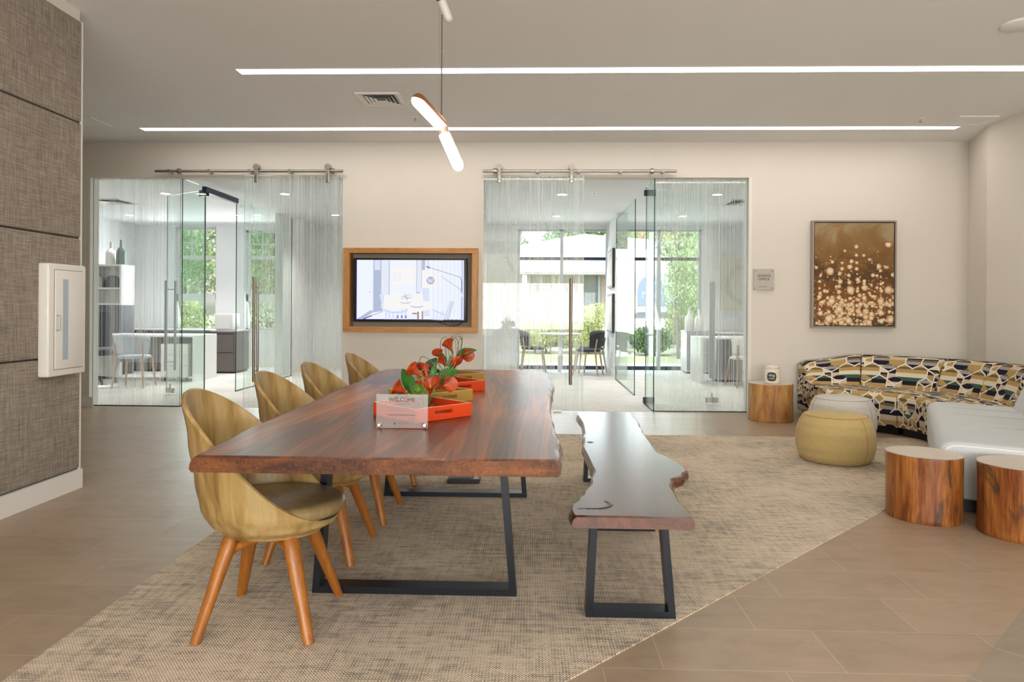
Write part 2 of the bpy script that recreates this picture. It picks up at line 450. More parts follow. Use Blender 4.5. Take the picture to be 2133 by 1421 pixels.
# ------------------------------------------------------------------ room shell
m = MB(); m.box((-7.2, -4, -.1), (5.3, WY + .02, 0))
m.mat(1).add([(-.84, 0.043, .0006), (-.84, -4, .0006), (XR, -4, .0006), (XR, 5.546, .0006)], [(0, 1, 2, 3)])
tag(m.build('floor', [TILE, TILED], fix=False), kind='structure')
m = MB(); m.box((-8.1, WY + .02, -.1), (5.3, 13.5, 0)); tag(m.build('floor', CARPETO), kind='structure')
m = MB(); m.prism([(-1.68, -1.0), (-1.68, 6.52), (4.42, 6.52), (-1.68 + .0, .435)], .0, CZ, 'XY')
m = MB(); m.prism([(-1.68, .435), (4.52, 6.52), (-1.68, 6.52)], .0, CZ, 'XY')
tag(m.build('carpet', CARPET), 'large beige and grey woven carpet inlaid in the tile floor under the table', 'carpet')
# ceilings
m = MB(); m.box((-7.2, -4, H), (5.3, WY + .15, H + .25)); tag(m.build('ceiling', CEIL), kind='structure')
m = MB(); m.box((-8.1, WY + .15, HO), (5.3, 13.5, H + .25)); tag(m.build('ceiling', WHITEW), kind='structure')
# back wall with two openings and the screen niche
OL0, OL1, OR0, OR1, GT = -5.30, -2.246, -.576, 2.54, 2.735
m = MB()
m.box((-7.2, WY, 0), (OL0, WY + .15, H)); m.box((OL0, WY, GT), (OL1, WY + .15, H)); m.box((OR0, WY, GT), (OR1, WY + .15, H)); m.box((OR1, WY, 0), (5.3, WY + .15, H))
NX0, NX1, NZ0, NZ1 = -2.15, -.70, .978, 1.84
m.box((OL1, WY, 0), (OR0, WY + .15, NZ0)); m.box((OL1, WY, NZ1), (OR0, WY + .15, H))
m.box((OL1, WY, NZ0), (NX0, WY + .15, NZ1)); m.box((NX1, WY, NZ0), (OR0, WY + .15, NZ1)); m.box((NX0, WY + .13, NZ0), (NX1, WY + .15, NZ1))
tag(m.build('wall_back', WALL), kind='structure')
m = MB(); m.box((OR1 - .034, WY - .004, 0), (OR1, WY + .16, GT)); m.box((OL0, WY - .004, 0), (OL0 + .02, WY + .16, GT))
tag(m.build('trim_1', WHITETRIM), kind='structure')
m = MB(); m.box((OL0 - .02, WY - .012, 0), (OL0 + .07, WY, .115)); m.box((-7.2, WY - .012, 0), (OL0 - .02, WY, .115))
tag(m.build('baseboard_back', WHITETRIM), kind='structure')
# right wall with the angled return
m = MB(); m.prism([(5.0, WY), (XR, 7.32), (XR, -4), (5.3, -4), (5.3, WY)], 0, H, 'XY'); tag(m.build('wall_right', WALL), kind='structure')
# front wall (behind camera) with a wide window opening, added to let light in
m = MB(); m.box((-3.2, -4.15, 0), (-2.2, -4, H)); m.box((3.8, -4.15, 0), (XR, -4, H)); m.box((-2.2, -4.15, 2.8), (3.8, -4, H)); m.box((-2.2, -4.15, 0), (3.8, -4, .15))
tag(m.build('wall_front', WALL), kind='structure')
m = MB()
for x in (-2.2, -.2, 1.8, 3.76): m.box((x, -4.1, .15), (x + .04, -4.04, 2.8))
tag(m.build('window_5', DARKALU), kind='structure')
# far-left alcove; its unseen near wall is added to close off light
m = MB(); m.box((-7.3, 4.3, 0), (-7.2, WY + .15, H)); m.box((-7.2, 4.2, 0), (-3.3, 4.3, H)); tag(m.build('wall_alcove', WALL), kind='structure')
# left upholstered wall
wl = MB().box((-3.3, -4.15, 0), (-3.0, 4.425, H)).build('wall_left', WALL); tag(wl, kind='structure')
MB().box((-3.008, -4, .1), (-2.996, 4.42, 3.07)).build('panel_backing', plain('panel_backing', (.05, .04, .035), .9), wl)
zs = [.127, .874, 1.646, 2.406, 3.075]
for a, b in zip(zs, zs[1:]):
    q = MB(); q.rbox((-3.02, -4, a + .004), (-2.98, 4.418, b - .004), .012, 3); q.build('fabric_panel', LINEN, wl, True)
MB().box((-3.02, 4.42, 0), (-2.982, 4.433, 3.075)).build('corner_trim', WHITETRIM, wl)
tag(MB().box((-3.01, -4, 0), (-2.968, 4.433, .125)).build('baseboard_left', WHITETRIM), kind='structure')

# linear ceiling lights
STRIP = emis('strip_light_diffuser', (1., .93, .85), 10.)
for (x0, x1, y0, y1, lab) in ((-2.44, 4.60, 5.525, 5.64, 'long recessed linear ceiling light nearer the camera, running past the right edge'),
                              (-4.30, 4.50, 7.33, 7.44, 'long recessed linear ceiling light nearest the back wall')):
    e = empty('linear_ceiling_light', ((x0 + x1) / 2, (y0 + y1) / 2, H), 0, lab, 'ceiling light', 'recessed linear ceiling lights')
    w = (x1 - x0) / 2; d = (y1 - y0) / 2
    MB().box((-w, -d, -.003), (w, d, .02)).build('diffuser', STRIP, e)
    q = MB(); q.box((-w - .006, -d - .006, -.005), (w + .006, -d, .02)); q.box((-w - .006, d, -.005), (w + .006, d + .006, .02)); q.box((-w - .006, -d, -.005), (-w, d, .02)); q.box((w, -d, -.005), (w + .006, d, .02))
    q.build('frame', CEIL, e)

# ceiling diffuser vents
def vent(x0, x1, y0, y1, z, lab, rings=4, mat=WHITE, group=None, grid=True):
    cx, cy = (x0 + x1) / 2, (y0 + y1) / 2; w, d = (x1 - x0) / 2, (y1 - y0) / 2
    e = empty('ceiling_vent', (cx, cy, z), 0, lab, 'vent', group)
    q = MB(); t = .035
    q.box((-w, -d, -.012), (w, -d + t, .0)); q.box((-w, d - t, -.012), (w, d, 0)); q.box((-w, -d + t, -.012), (-w + t, d - t, 0)); q.box((w - t, -d + t, -.012), (w, d - t, 0))
    q.build('frame', mat, e)
    if grid:
        MB().box((-w + t, -d + t, -.002), (w - t, d - t, 0)).build('duct_opening', BLACKP, e)
        q = MB()
        for k in range(rings):
            s = 1 - (k + .6) / (rings + .8); a, b = (w - t) * s, (d - t) * s; h = .004
            for (u0, v0, u1, v1) in ((-a, -b, a, -b), (a, -b, a, b), (a, b, -a, b), (-a, b, -a, -b)):
                # sloping louvre blade
                ou, ov = (0, -1) if v0 == v1 and v0 < 0 else (0, 1) if v0 == v1 else (1, 0) if u0 > 0 else (-1, 0)
                s2 = .018
                q.add([(u0, v0, -.003), (u1, v1, -.003), (u1 + ou * s2 * (1 if ou else 0) + (math.copysign(s2, u1) if not ou else 0), v1 + ov * s2 + (math.copysign(s2, v1) if not ov else 0) * 1, -.013),
                       (u0 + ou * s2 + (math.copysign(s2, u0) if not ou else 0), v0 + ov * s2 + (math.copysign(s2, v0) if not ov else 0), -.013)], [(0, 1, 2, 3)])
        q.build('louvre', mat, e, fix=False)
    else:
        MB().box((-w + t, -d + t, -.008), (w - t, d - t, 0)).build('panel', mat, e)
    return e
vent(-1.625, -1.22, 6.14, 6.54, H, 'square white louvred air vent in the ceiling left of the hanging lamp')
vent(-4.96, -4.56, 6.9, 7.27, H, 'flat white ceiling hatch beside the grey fabric wall', grid=False, mat=CEIL)
vent(4.25, 4.64, 6.94, 7.26, H, 'flat white ceiling hatch by the right wall', grid=False, mat=CEIL)
vent(-6.9, -6.3, 10.2, 10.8, HO, 'white air vent in the ceiling of the left office', 5)
vent(2.95, 3.55, 10.2, 10.8, HO, 'white air vent in the ceiling of the right office', 5)
q = MB(); q.lathe([(.0, -.02), (.10, -.02), (.115, -.012), (.12, 0)], 40, cap=False)
sp = q.build('ceiling_speaker', CEIL, None, True, (3.30, 4.73, H)); tag(sp, 'round white speaker cover in the ceiling at the upper right', 'speaker')
for (x, y, z, lab) in ((-1.21, 6.95, H, 'small white sprinkler head on the ceiling below the louvred vent'), (3.93, 7.05, H, 'small white sprinkler head on the ceiling above the brown painting'), (.85, 9.6, HO, 'small sprinkler head on the ceiling behind the right sliding glass door'), (-4.7, 10.9, HO, 'small sprinkler head on the ceiling behind the left glass partition')):
    e = empty('sprinkler_head', (x, y, z), 0, lab, 'sprinkler', 'ceiling sprinklers')
    MB().lathe([(.035, .004), (.032, -.006), (.012, -.008)], 20, cap=True).build('escutcheon', WHITE, e, True)
    q = MB(); q.tube([(0, 0, -.006), (0, 0, -.035)], .006, 8); q.lathe([(.0, -.038), (.018, -.036), (.018, -.034), (0, -.033)], 16, cap=False); q.build('deflector', STEEL, e)

# downlights in the offices
DL = emis('downlight_lens', (1., .93, .82), 14.)
dls = [(-5.33, 9.75, 'in the left office nearest the fabric wall, front row'), (-7.24, 12.05, 'in the left office, back left corner'), (-3.59, 9.78, 'behind the left sliding door, front'), (-3.5, 12.0, 'behind the left sliding door, back row'), (-5.25, 12.04, 'in the left office in front of the pillar'),
       (.42, 9.8, 'behind the right sliding door, front'), (.42, 12.08, 'behind the right sliding door, back'), (2.62, 9.79, 'in the right office, front'), (2.63, 12.05, 'in the right office, back')]
for x, y, lab in dls:
    e = empty('downlight', (x, y, HO), 0, 'round recessed downlight ' + lab, 'ceiling light', 'office downlights')
    MB().lathe([(.085, 0), (.085, -.006), (.068, -.006), (.066, 0)], 32, cap=False).build('ring', WHITE, e, True)
    MB().lathe([(.0001, -.004), (.066, -.004)], 32, cap=False).build('lens', DL, e)
    L = bpy.data.lights.new('downlight_beam', 'SPOT'); L.energy = 105; L.spot_size = 2.1; L.spot_blend = 1.; L.shadow_soft_size = .08; L.color = (1, .95, .88)
    lo = bpy.data.objects.new('downlight_beam', L); COL.objects.link(lo); lo.location = (x, y, HO - .05)

# ------------------------------------------------------------------ office shell
def wallbox(name, a, b, mat=WHITEW): return tag(MB().box(a, b).build(name, mat), kind='structure')
BY = 13.5
wallbox('wall_office_left', (-8.1, WY + .15, 0), (-8.0, BY + .2, HO))
wallbox('wall_office_right', (5.1, WY + .15, 0), (5.3, BY + .2, HO))
# rear wall with window openings
wins = [(-7.19, -6.34, .735, 2.80), (-5.76, -4.86, .735, 2.74), (-.30, 1.50, .0, 2.77), (1.80, 3.33, .0, 2.77)]
m = MB(); x = -8.1
for (a, b, z0, z1) in wins:
    m.box((x, BY, -.1), (a, BY + .22, HO + .1))
    if z0 > 0: m.box((a, BY, -.1), (b, BY + .22, z0))
    m.box((a, BY, z1), (b, BY + .22, HO + .1)); x = b
m.box((x, BY, -.1), (5.3, BY + .22, HO + .1))
tag(m.build('wall_rear', WHITEW), kind='structure')
wallbox('wall_stub_left', (-4.50, 11.8, 0), (-4.36, BY, HO))
wallbox('wall_stub_right', (1.44, 11.7, 0), (1.62, BY, HO))
m = MB(); m.box((-4.36, 11.8, 0), (-4.345, BY, .11)); m.box((-4.345, BY - .015, 0), (-.30, BY, .11)); m.box((1.425, 11.7, 0), (1.44, BY, .11)); m.box((3.34, BY - .015, 0), (5.1, BY, .11)); m.box((-7.99, BY - .015, 0), (-4.50, BY, .11))
tag(m.build('baseboard_rear', WHITETRIM), kind='structure')
# centre mass behind the screen wall: short return wall that closes the striped zone
wallbox('wall_core', (-2.2, WY + .15, 0), (-.62, 9.2, HO))

SASH = plain('painted_sash', (.62, .64, .60), .5)
def sash(n, a, b, z0, z1, top=True):
    e = empty('window_%d' % n, ((a + b) / 2, BY + .12, z0), 0, None, None, None, 'structure')
    w = (b - a) / 2; h = z1 - z0; q = MB()
    t = .045
    q.box((-w, -.04, 0), (-w + t, .06, h)); q.box((w - t, -.04, 0), (w, .06, h)); q.box((-w, -.04, h - t), (w, .06, h)); q.box((-w, -.04, 0), (w, .06, t * .8))
    zu = 2.20 - z0; zm0, zm1 = 1.315 - z0, 1.458 - z0
    q.box((-w, -.03, zu - .04), (w, .04, zu + .03)); q.box((-w, -.04, zm0), (w, .05, zm1))
    q.build('window_frame', SASH, e)
    q = MB(); zt = (zu + .03 + h - t) / 2; q.box((-w, -.012, zt - .01), (w, .012, zt + .01))
    for k in (1, 2): x = -w + t + (2 * w - 2 * t) * k / 3; q.box((x - .012, -.014, zu), (x + .012, .014, h - t))
    q.build('muntin', SASH, e)
    pane((-w + .02, .0, .02), (w - .02, .006, h - .02)).build('pane', [GLASSW, EDGEL], e)
    MB().box((-w - .03, -.14, -.03), (w + .03, -.02, 0)).build('window_sill', WHITE, e)
sash(1, *wins[0]); sash(2, *wins[1])
def store(n, a, b, z1, mull):
    e = empty('window_%d' % n, ((a + b) / 2, BY + .1, 0), 0, None, None, None, 'structure')
    w = (b - a) / 2; q = MB(); q.box((-w, -.04, 0), (w, .04, .07)); q.box((-w, -.04, 2.165), (w, .04, 2.225)); q.build('dark_rail', DARKALU, e)['label'] = 'dark blue-black horizontal rail'
    q = MB(); q.box((-w, -.05, 0), (-w + .05, .05, z1)); q.box((w - .05, -.05, 0), (w, .05, z1)); q.box((-w, -.05, z1 - .03), (w, .05, z1))
    q.box((mull - (a + b) / 2 - .03, -.05, 0), (mull - (a + b) / 2 + .03, .05, z1)); q.build('window_frame', GREYALU, e)
    pane((-w + .02, .0, .02), (w - .02, .006, z1 - .01)).build('pane', [GLASSW, EDGEL], e)
store(3, -.30, 1.50, 2.77, .58); store(4, 1.80, 3.33, 2.77, 2.50)

# ------------------------------------------------------------------ glass partitions, doors
def partition(name, a, b, thin, lab, mats, extra=None):
    c = ((a[0] + b[0]) / 2, (a[1] + b[1]) / 2, 0)
    e = empty('glass_partition', c, 0, lab, 'glass wall')
    A = tuple(a[i] - c[i] for i in range(3)); B = tuple(b[i] - c[i] for i in range(3))
    pane(A, B, thin).build('glass_sheet', mats, e)
    q = MB()
    if thin == 1: q.box((A[0], -.012, 0), (B[0], .012, .012))
    else: q.box((-.012, A[1], 0), (.012, B[1], .012))
    q.build('floor_channel', BLACKP, e)
    return e
partition('p', (-5.28, WY + .05, .0), (-4.215, WY + .062, GT), 1, 'tall striped glass panel at the far left beside the fabric wall', [GLASSS, EDGE])
partition('p', (1.435, WY + .05, .0), (2.506, WY + .062, GT), 1, 'tall striped glass panel left of the leasing office sign', [GLASSS, EDGE])
XL, XG = -4.205, 1.435
partition('p', (XL, WY + .066, 0), (XL + .012, 8.64, GT), 0, 'narrow clear glass return panel at the left office entrance', [GLASSG, EDGE])
partition('p', (XG - .012, WY + .066, 0), (XG, 8.64, GT), 0, 'narrow clear glass return panel at the right office entrance', [GLASSG, EDGE])
partition('p', (XL, 9.56, 0), (XL + .012, 11.79, GT), 0, 'long clear glass partition running back behind the left sliding door', [GLASSG, BLACKP])
partition('p', (XG - .012, 9.56, 0), (XG, 11.69, GT), 0, 'long clear glass partition running back beside the two small wall pictures', [GLASSG, BLACKP])
tag(MB().box((XL - .02, 8.6, GT - .07), (XL + .035, 9.56, GT)).build('door_header', DARKALU), 'dark metal header bar above the left office glass door', 'door header')
def swing(n, hinge, ang, w, lab, hx):
    """swing glass leaf: local +X runs from the hinge to the free edge"""
    e = empty('door_%d' % n, hinge, ang, lab, None, None, 'structure')
    pane((.03, -.006, .012), (w, .006, GT - .03)).build('glass_sheet', [GLASS, EDGEL], e)
    for z in (.012, GT - .11):
        q = MB(); q.rbox((-.02, -.03, z), (.12, .03, z + .08), .004, 2); q.build('patch_fitting', DARKALU, e)
    q = MB(); q.rbox((w - .17, -.02, .03), (w - .005, .02, .095), .004, 2); q.tube([(w - .09, -.0, .09), (w - .09, 0, .15)], .01); q.build('floor_lock', STEEL, e)
    for s in (-1, 1):
        q = MB(); x = w - .09
        q.tube([(x, s * .065, .33), (x, s * .065, 1.55)], .016, 16)
        for z in (.45, 1.43): q.tube([(x, s * .006, z), (x, s * .065, z)], .008, 10)
        q.build('door_handle', GREYALU, e, True)
swing(1, (XL + .0, 8.67, 0), PI - math.radians(33), .93, 'clear glass swing door standing open inside the left office', 0)
swing(2, (XG - .01, 8.67, 0), 0.0, .93, 'clear glass swing door standing open inside the right office', 0)
def slide(n, x0, x1, hx, hangers, lab):
    e = empty('door_%d' % n, ((x0 + x1) / 2, WY - .075, 0), 0, lab, None, None, 'structure'); w = (x1 - x0) / 2; cx = (x0 + x1) / 2
    pane((-w, -.005, .012), (w, .005, 2.742)).build('glass_sheet', [GLASSS, EDGEL], e)
    for s, mt in ((-1, BRONZE), (1, STEEL)):
        q = MB(); x = hx - cx
        q.tube([(x, s * .055, .325), (x, s * .055, 1.55)], .017, 16)
        for z in (.45, 1.43): q.tube([(x, s * .005, z), (x, s * .055, z)], .008, 10)
        q.build('door_handle', mt, e, True)
    for x in hangers:
        x -= cx; q = MB()
        q.rbox((x - .022, -.032, 2.655), (x + .022, -.012, 2.87), .008, 3)
        q.tube([(x, -.034, 2.69), (x, .006, 2.69)], .015, 16); q.tube([(x, -.04, 2.84), (x, .02, 2.84)], .037, 24); q.tube([(x, -.038, 2.755), (x, -.01, 2.755)], .012, 12)
        q.build('roller_hanger', STEEL, e, True)
    q = MB(); q.box((-.03 if n == 3 else w - .35, -.015, 0), (w * .5 if n == 3 else w - .25, .015, .02)); q.build('floor_guide', STEEL, e)
slide(3, -3.385, -2.235, -3.245, (-3.24, -2.395), 'striped frosted sliding glass door left of the wall screen')
slide(4, -.575, .595, .445, (-.392, .446), 'striped frosted sliding glass door right of the wall screen')
def rail(x0, x1, lab, stops, mounts):
    cx = (x0 + x1) / 2; e = empty('door_rail', (cx, WY - .075, 2.795), 0, lab, 'door rail', 'barn door rails on the back wall')
    MB().tube([(x0 - cx, 0, 0), (x1 - cx, 0, 0)], .0165, 20).build('bar', STEEL, e, True)
    for x in mounts:
        q = MB(); q.tube([(x - cx, -.022, 0), (x - cx, .075, 0)], .021, 20); q.build('wall_mount', STEEL, e, True)
    for x in stops:
        q = MB(); q.tube([(x - cx - .018, 0, 0), (x - cx + .018, 0, 0)], .032, 20); q.tube([(x - cx, 0, -.02), (x - cx, 0, -.05)], .01, 10); q.build('stop_collar', STEEL, e, True)
rail(-4.455, -2.225, 'brushed steel sliding rail above the left glass door', (-4.17, -2.345), (-4.29, -3.81, -3.33, -2.85))
rail(-.585, 1.655, 'brushed steel sliding rail above the right glass door', (-.44, 1.37), (.05, .53, 1.01, 1.5))

# ------------------------------------------------------------------ wall screen
fr = empty('screen_frame', (-1.425, WY, .915), 0, 'thick orange-brown oak picture box frame around the wall screen', 'frame')
W2 = .79; HH = .985; t = .092; D = .075
def bar(name, a, b, mt): q = MB(); q.rbox(a, b, .003, 2); q.build(name, mt, fr)
bar('rail', (-W2, -D, HH - t + .03), (W2, .1, HH), OAK); bar('rail', (-W2, -D, 0), (W2, .1, t - .03), OAK)
bar('stile', (-W2, -D, t - .03), (-W2 + t - .02, .1, HH - t + .03), OAKV); bar('stile', (W2 - t + .02, -D, t - .03), (W2, .1, HH - t + .03), OAKV)
NICHE = plain('niche_back', (.36, .31, .26), .9)
MB().box((-.722, .12, .066), (.722, .128, .922)).build('back_board', NICHE, fr)
tv = empty('wall_screen', (-1.435, WY - .02, 1.035), 0, 'flat wall screen showing a bright dining room picture, set in the oak frame', 'screen')
TW, TH = .672, .755
q = MB(); q.rbox((-TW, -.01, 0), (TW, .045, TH), .012, 3); q.build('bezel', BLACKP, tv, True)
MB().box((-.2, .045, .25), (.2, .14, .5)).build('bracket', BLACKP, tv)
BEZ = plain('silver_rim', (.7, .7, .72), .3, .8)
q = MB(); q.tube([(-TW + .012, -.008, TH - .001), (TW - .012, -.008, TH - .001)], .004, 8); q.build('rim', BEZ, tv)
def E(c, s=.8): 
    k = 'scr_%.2f_%.2f_%.2f' % c
    return MATS.get(k) or emis(k, c, s)
PAL = [E((.88, .92, 1.)), E((.72, .78, .95)), E((.47, .53, .70)), E((.30, .34, .50)), E((.05, .06, .12)), E((.95, .93, .92)), E((.62, .68, .98)), E((.40, .24, .20)), E((.80, .84, .94)), E((.10, .08, .55))]
S = MB(); SX = (2 * TW - .075) / (1875 - 230); SZ = (TH - .055) / (1165 - 250)
lay = [0]
def scr(pts, mi):
    lay[0] += 1; y = -.0105 - lay[0] * .00004
    S.mat(mi).add([((x - 1052) * SX, y, (1165 - z) * SZ + .026) for x, z in pts], [tuple(range(len(pts)))])
def R4(x0, y0, x1, y1, mi): scr([(x0, y0), (x1, y0), (x1, y1), (x0, y1)], mi)
def LN(x0, y0, x1, y1, w, mi):
    dx, dy = x1 - x0, y1 - y0; l = math.hypot(dx, dy); nx, ny = -dy / l * w / 2, dx / l * w / 2
    scr([(x0 + nx, y0 + ny), (x1 + nx, y1 + ny), (x1 - nx, y1 - ny), (x0 - nx, y0 - ny)], mi)
def EL(cx, cy, rx, ry, mi, a0=0, a1=2 * PI): scr([(cx + rx * math.cos(a0 + (a1 - a0) * k / 28), cy + ry * math.sin(a0 + (a1 - a0) * k / 28)) for k in range(28 if a1 - a0 > 6 else 29)], mi)
R4(230, 250, 1875, 1165, 0); R4(230, 250, 238, 1165, 9); R4(230, 1158, 1875, 1165, 9)
R4(490, 250, 612, 1040, 2); R4(505, 255, 595, 405, 1); LN(535, 260, 535, 400, 5, 8); LN(565, 260, 565, 400, 5, 8)
R4(612, 250, 720, 1000, 8); R4(722, 250, 745, 900, 1); LN(732, 250, 732, 900, 5, 3)
R4(760, 350, 1130, 620, 5); R4(1140, 250, 1230, 760, 8); LN(1155, 250, 1155, 860, 8, 2); LN(1228, 250, 1228, 680, 5, 3)
R4(1235, 250, 1280, 400, 2); R4(1310, 250, 1345, 400, 1); R4(1235, 405, 1500, 690, 5); R4(1240, 680, 1345, 880, 1)
for x in (1400, 1470, 1540, 1600, 1660, 1720, 1780): R4(x, 250, x + 16, 1165, 8)
R4(1825, 250, 1872, 1165, 1); LN(1850, 250, 1850, 1165, 8, 2)
EL(855, 510, 62, 62, 8); EL(855, 510, 50, 50, 5); LN(820, 500, 890, 500, 8, 8); LN(820, 520, 890, 520, 8, 8)
EL(1365, 562, 62, 62, 2)
for a, b in (((1325, 530), (1345, 590)), ((1345, 590), (1362, 545)), ((1362, 545), (1380, 590)), ((1380, 590), (1400, 530))): LN(*a, *b, 9, 5)
scr([(240, 1160), (440, 1030), (640, 990), (640, 1030), (480, 1060), (340, 1160)], 2); LN(340, 1160, 470, 1105, 14, 4); LN(470, 1105, 640, 1040, 8, 3)
scr([(585, 780), (640, 770), (700, 1000), (640, 1010)], 1); scr([(640, 1010), (700, 1000), (1000, 760), (960, 740), (660, 800)], 5)
R4(1165, 1020, 1190, 1165, 7); R4(1235, 1020, 1255, 1165, 7); R4(1090, 1060, 1160, 1080, 7); R4(1265, 1010, 1350, 1110, 1)
EL(1045, 950, 350, 100, 5); EL(1045, 944, 340, 92, 5)
EL(985, 898, 82, 20, 2); EL(985, 892, 76, 14, 5); EL(1160, 955, 92, 26, 2); EL(1160, 946, 84, 20, 5)
R4(1120, 770, 1250, 900, 5); EL(1182, 752, 16, 8, 3)
for a in ((915, 830, 1075, 770), (960, 770, 1010, 860), (930, 800, 1060, 840), (985, 760, 1020, 890), (920, 850, 1080, 820)): LN(*a, 4, 7)
for i, x in enumerate((690, 740, 800, 870, 930, 985)): LN(x, 1020 + 25 * math.sin(i), x + (x - 840) * .02, 1165, 16, 6)
for k in range(8):
    a = PI * (1 - k / 8); b = PI * (1 - (k + 1) / 8); LN(840 + 180 * math.cos(a), 1005 + 50 * math.sin(a), 840 + 180 * math.cos(b), 1005 + 50 * math.sin(b), 22, 6)
for x in (850, 915, 975): R4(x, 1100, x + 30, 1145, 3)
LN(1400, 1015, 1600, 1090, 20, 6)
for x in (1430, 1480, 1530, 1570): LN(x, 1030, x - 20, 1160, 9, 6)
LN(1365, 1155, 1560, 1165, 14, 6); LN(1660, 860, 1570, 1165, 9, 1)
for d_ in (0, 22, 40): LN(1680 + d_, 880, 1585 + d_ * 1.4, 1165, 6, 3)
LN(1180, 305, 1300, 348, 3, 1); LN(1300, 348, 1355, 366, 14, 4); LN(1355, 366, 1815, 508, 5, 4); LN(1815, 508, 1838, 560, 7, 4); LN(1838, 560, 1843, 720, 8, 4); LN(1530, 500, 1820, 695, 6, 3); LN(1820, 695, 1843, 760, 9, 3); R4(1828, 760, 1856, 810, 8); LN(1842, 810, 1842, 1165, 14, 2)
EL(438, 742, 12, 8, 2); R4(480, 250, 492, 1040, 8)
S.build('screen_picture', PAL, tv, fix=False)
q = MB()
pts = spline([(.33, .03, .0), (.42, .03, -.03), (.52, .03, -.048), (.59, .03, -.02), (.62, .03, .0)], 6); q.tube(pts, .0035, 6)
pts = spline([(.50, .035, .0), (.505, .035, -.025), (.56, .035, -.026), (.615, .035, -.005)], 6); q.tube(pts, .003, 6)
q.build('cable', BLACKP, tv, True)

# ------------------------------------------------------------------ painting
def painting_mat():
    g = NT('gold_bubble_canvas'); v = g.coord()      # x -.46..+.46, z 0..1.19
    x, y, z = g.sep(v); p = g.comb(x, z, 0.)
    wash = g.noise(g.mapping(p, (1, 1, 1)), 3, 5, .6, .8)
    t = g.math('ADD', g.math('MULTIPLY', z, .8), g.math('MULTIPLY', g.math('SUBTRACT', wash, .5), .9))
    c = g.ramp(t, [(.0, (.06, .035, .02)), (.28, (.20, .065, .012)), (.45, (.055, .022, .008)), (.62, (.19, .085, .02)), (.85, (.26, .15, .05)), (1., (.36, .28, .17))])
    fine = g.noise(g.mapping(p, (1, 8, 1)), 60, 3)
    c = g.mix(g.math('MULTIPLY', fine, .25), c, (.36, .25, .12, 1))
    dens = g.ramp(z, [(.0, (.9,) * 3), (.12, (1,) * 3), (.30, (.95,) * 3), (.38, (.42,) * 3), (.66, (.40,) * 3), (.80, (.08,) * 3), (.98, (.0,) * 3)])
    ctr = g.math('SUBTRACT', 1., g.math('MULTIPLY', g.math('MULTIPLY', x, x), 2.2)); dens = g.math('MULTIPLY', dens, ctr)
    for sc, rad, kd in ((60, .30, .45), (30, .34, .42), (16, .38, .5), (12, .42, .8), (11, .43, .8), (14, .42, .8), (9, .44, .75)):
        vo = g.n('ShaderNodeTexVoronoi', voronoi_dimensions='2D'); g.put(vo.inputs['Vector'], g.vmath('ADD', p, (sc * .13, sc * .07, 0)))
        vo.inputs['Scale'].default_value = sc; vo.inputs['Randomness'].default_value = .6
        d = vo.outputs['Distance']; cr = g.sep(vo.outputs['Color'])
        on = g.math('LESS_THAN', cr[0], g.math('MULTIPLY', dens, kd))
        rr = g.math('MULTIPLY', g.math('ADD', g.math('MULTIPLY', cr[1], .5), .5), rad)
        e = g.math('DIVIDE', d, rr)
        nz = g.math('MULTIPLY', g.math('SUBTRACT', g.noise(p, 40, 3), .5), .35)
        e = g.math('ADD', e, nz)
        msk = g.math('MULTIPLY', g.math('MULTIPLY', g.math('SUBTRACT', 1.1, e), 4.5, clamp=True), on)
        bc = g.ramp(g.math('ADD', g.math('MULTIPLY', e, .55), g.math('MULTIPLY', g.noise(p, 14, 3), .5)), [(.3, (.92, .82, .64)), (.55, (.80, .62, .38)), (.85, (.48, .19, .04))])
        c = g.mix(g.math('MULTIPLY', msk, .92), c, bc)
    return g.done(g.bsdf(c, .6, 0, None, .3))
pa = empty('painting', (3.685, WY, 1.0), 0, 'abstract painting of cream bubbles on gold-brown in a thin silver frame', 'painting')
pw, ph = .475, 1.232; PD = .07
PEW = plain('pewter_frame', (.40, .36, .31), .35, .7)
q = MB(); q.box((-pw, -PD, 0), (-pw + .018, -.002, ph)); q.box((pw - .018, -PD, 0), (pw, -.002, ph)); q.box((-pw + .018, -PD, 0), (pw - .018, -.002, .018)); q.box((-pw + .018, -PD, ph - .018), (pw - .018, -.002, ph)); q.build('frame', PEW, pa)
MB().box((-pw + .018, -.02, .018), (pw - .018, -.002, ph - .018)).build('backing', BLACKP, pa)
MB().box((-pw + .027, -.062, .027), (pw - .027, -.02, ph - .027)).build('canvas', painting_mat(), pa)

# ------------------------------------------------------------------ acrylic signs
ACR = NT('frosted_acrylic')
def acr():
    g = ACR; tr = g.n('ShaderNodeBsdfTransparent'); tr.inputs[0].default_value = (.95, .95, .94, 1)
    df = g.n('ShaderNodeBsdfDiffuse'); df.inputs[0].default_value = (.80, .78, .76, 1); tl = g.n('ShaderNodeBsdfTranslucent'); tl.inputs[0].default_value = (.8, .78, .76, 1)
    m1 = g.n('ShaderNodeMixShader'); m1.inputs[0].default_value = .5; g.put(m1.inputs[1], df.outputs[0]); g.put(m1.inputs[2], tl.outputs[0])
    gl = g.n('ShaderNodeBsdfGlossy'); gl.inputs['Roughness'].default_value = .25
    m2 = g.n('ShaderNodeMixShader'); m2.inputs[0].default_value = .16; g.put(m2.inputs[1], tr.outputs[0]); g.put(m2.inputs[2], m1.outputs[0])
    m3 = g.n('ShaderNodeMixShader'); m3.inputs[0].default_value = .06; g.put(m3.inputs[1], m2.outputs[0]); g.put(m3.inputs[2], gl.outputs[0])
    return g.done(m3.outputs[0])
ACRY = acr()
ACRG = plain('grey_acrylic', (.50, .47, .43), .3)
INK = plain('sign_ink', (.03, .03, .035), .5); INKL = plain('sign_ink_light', (.28, .17, .15), .5)
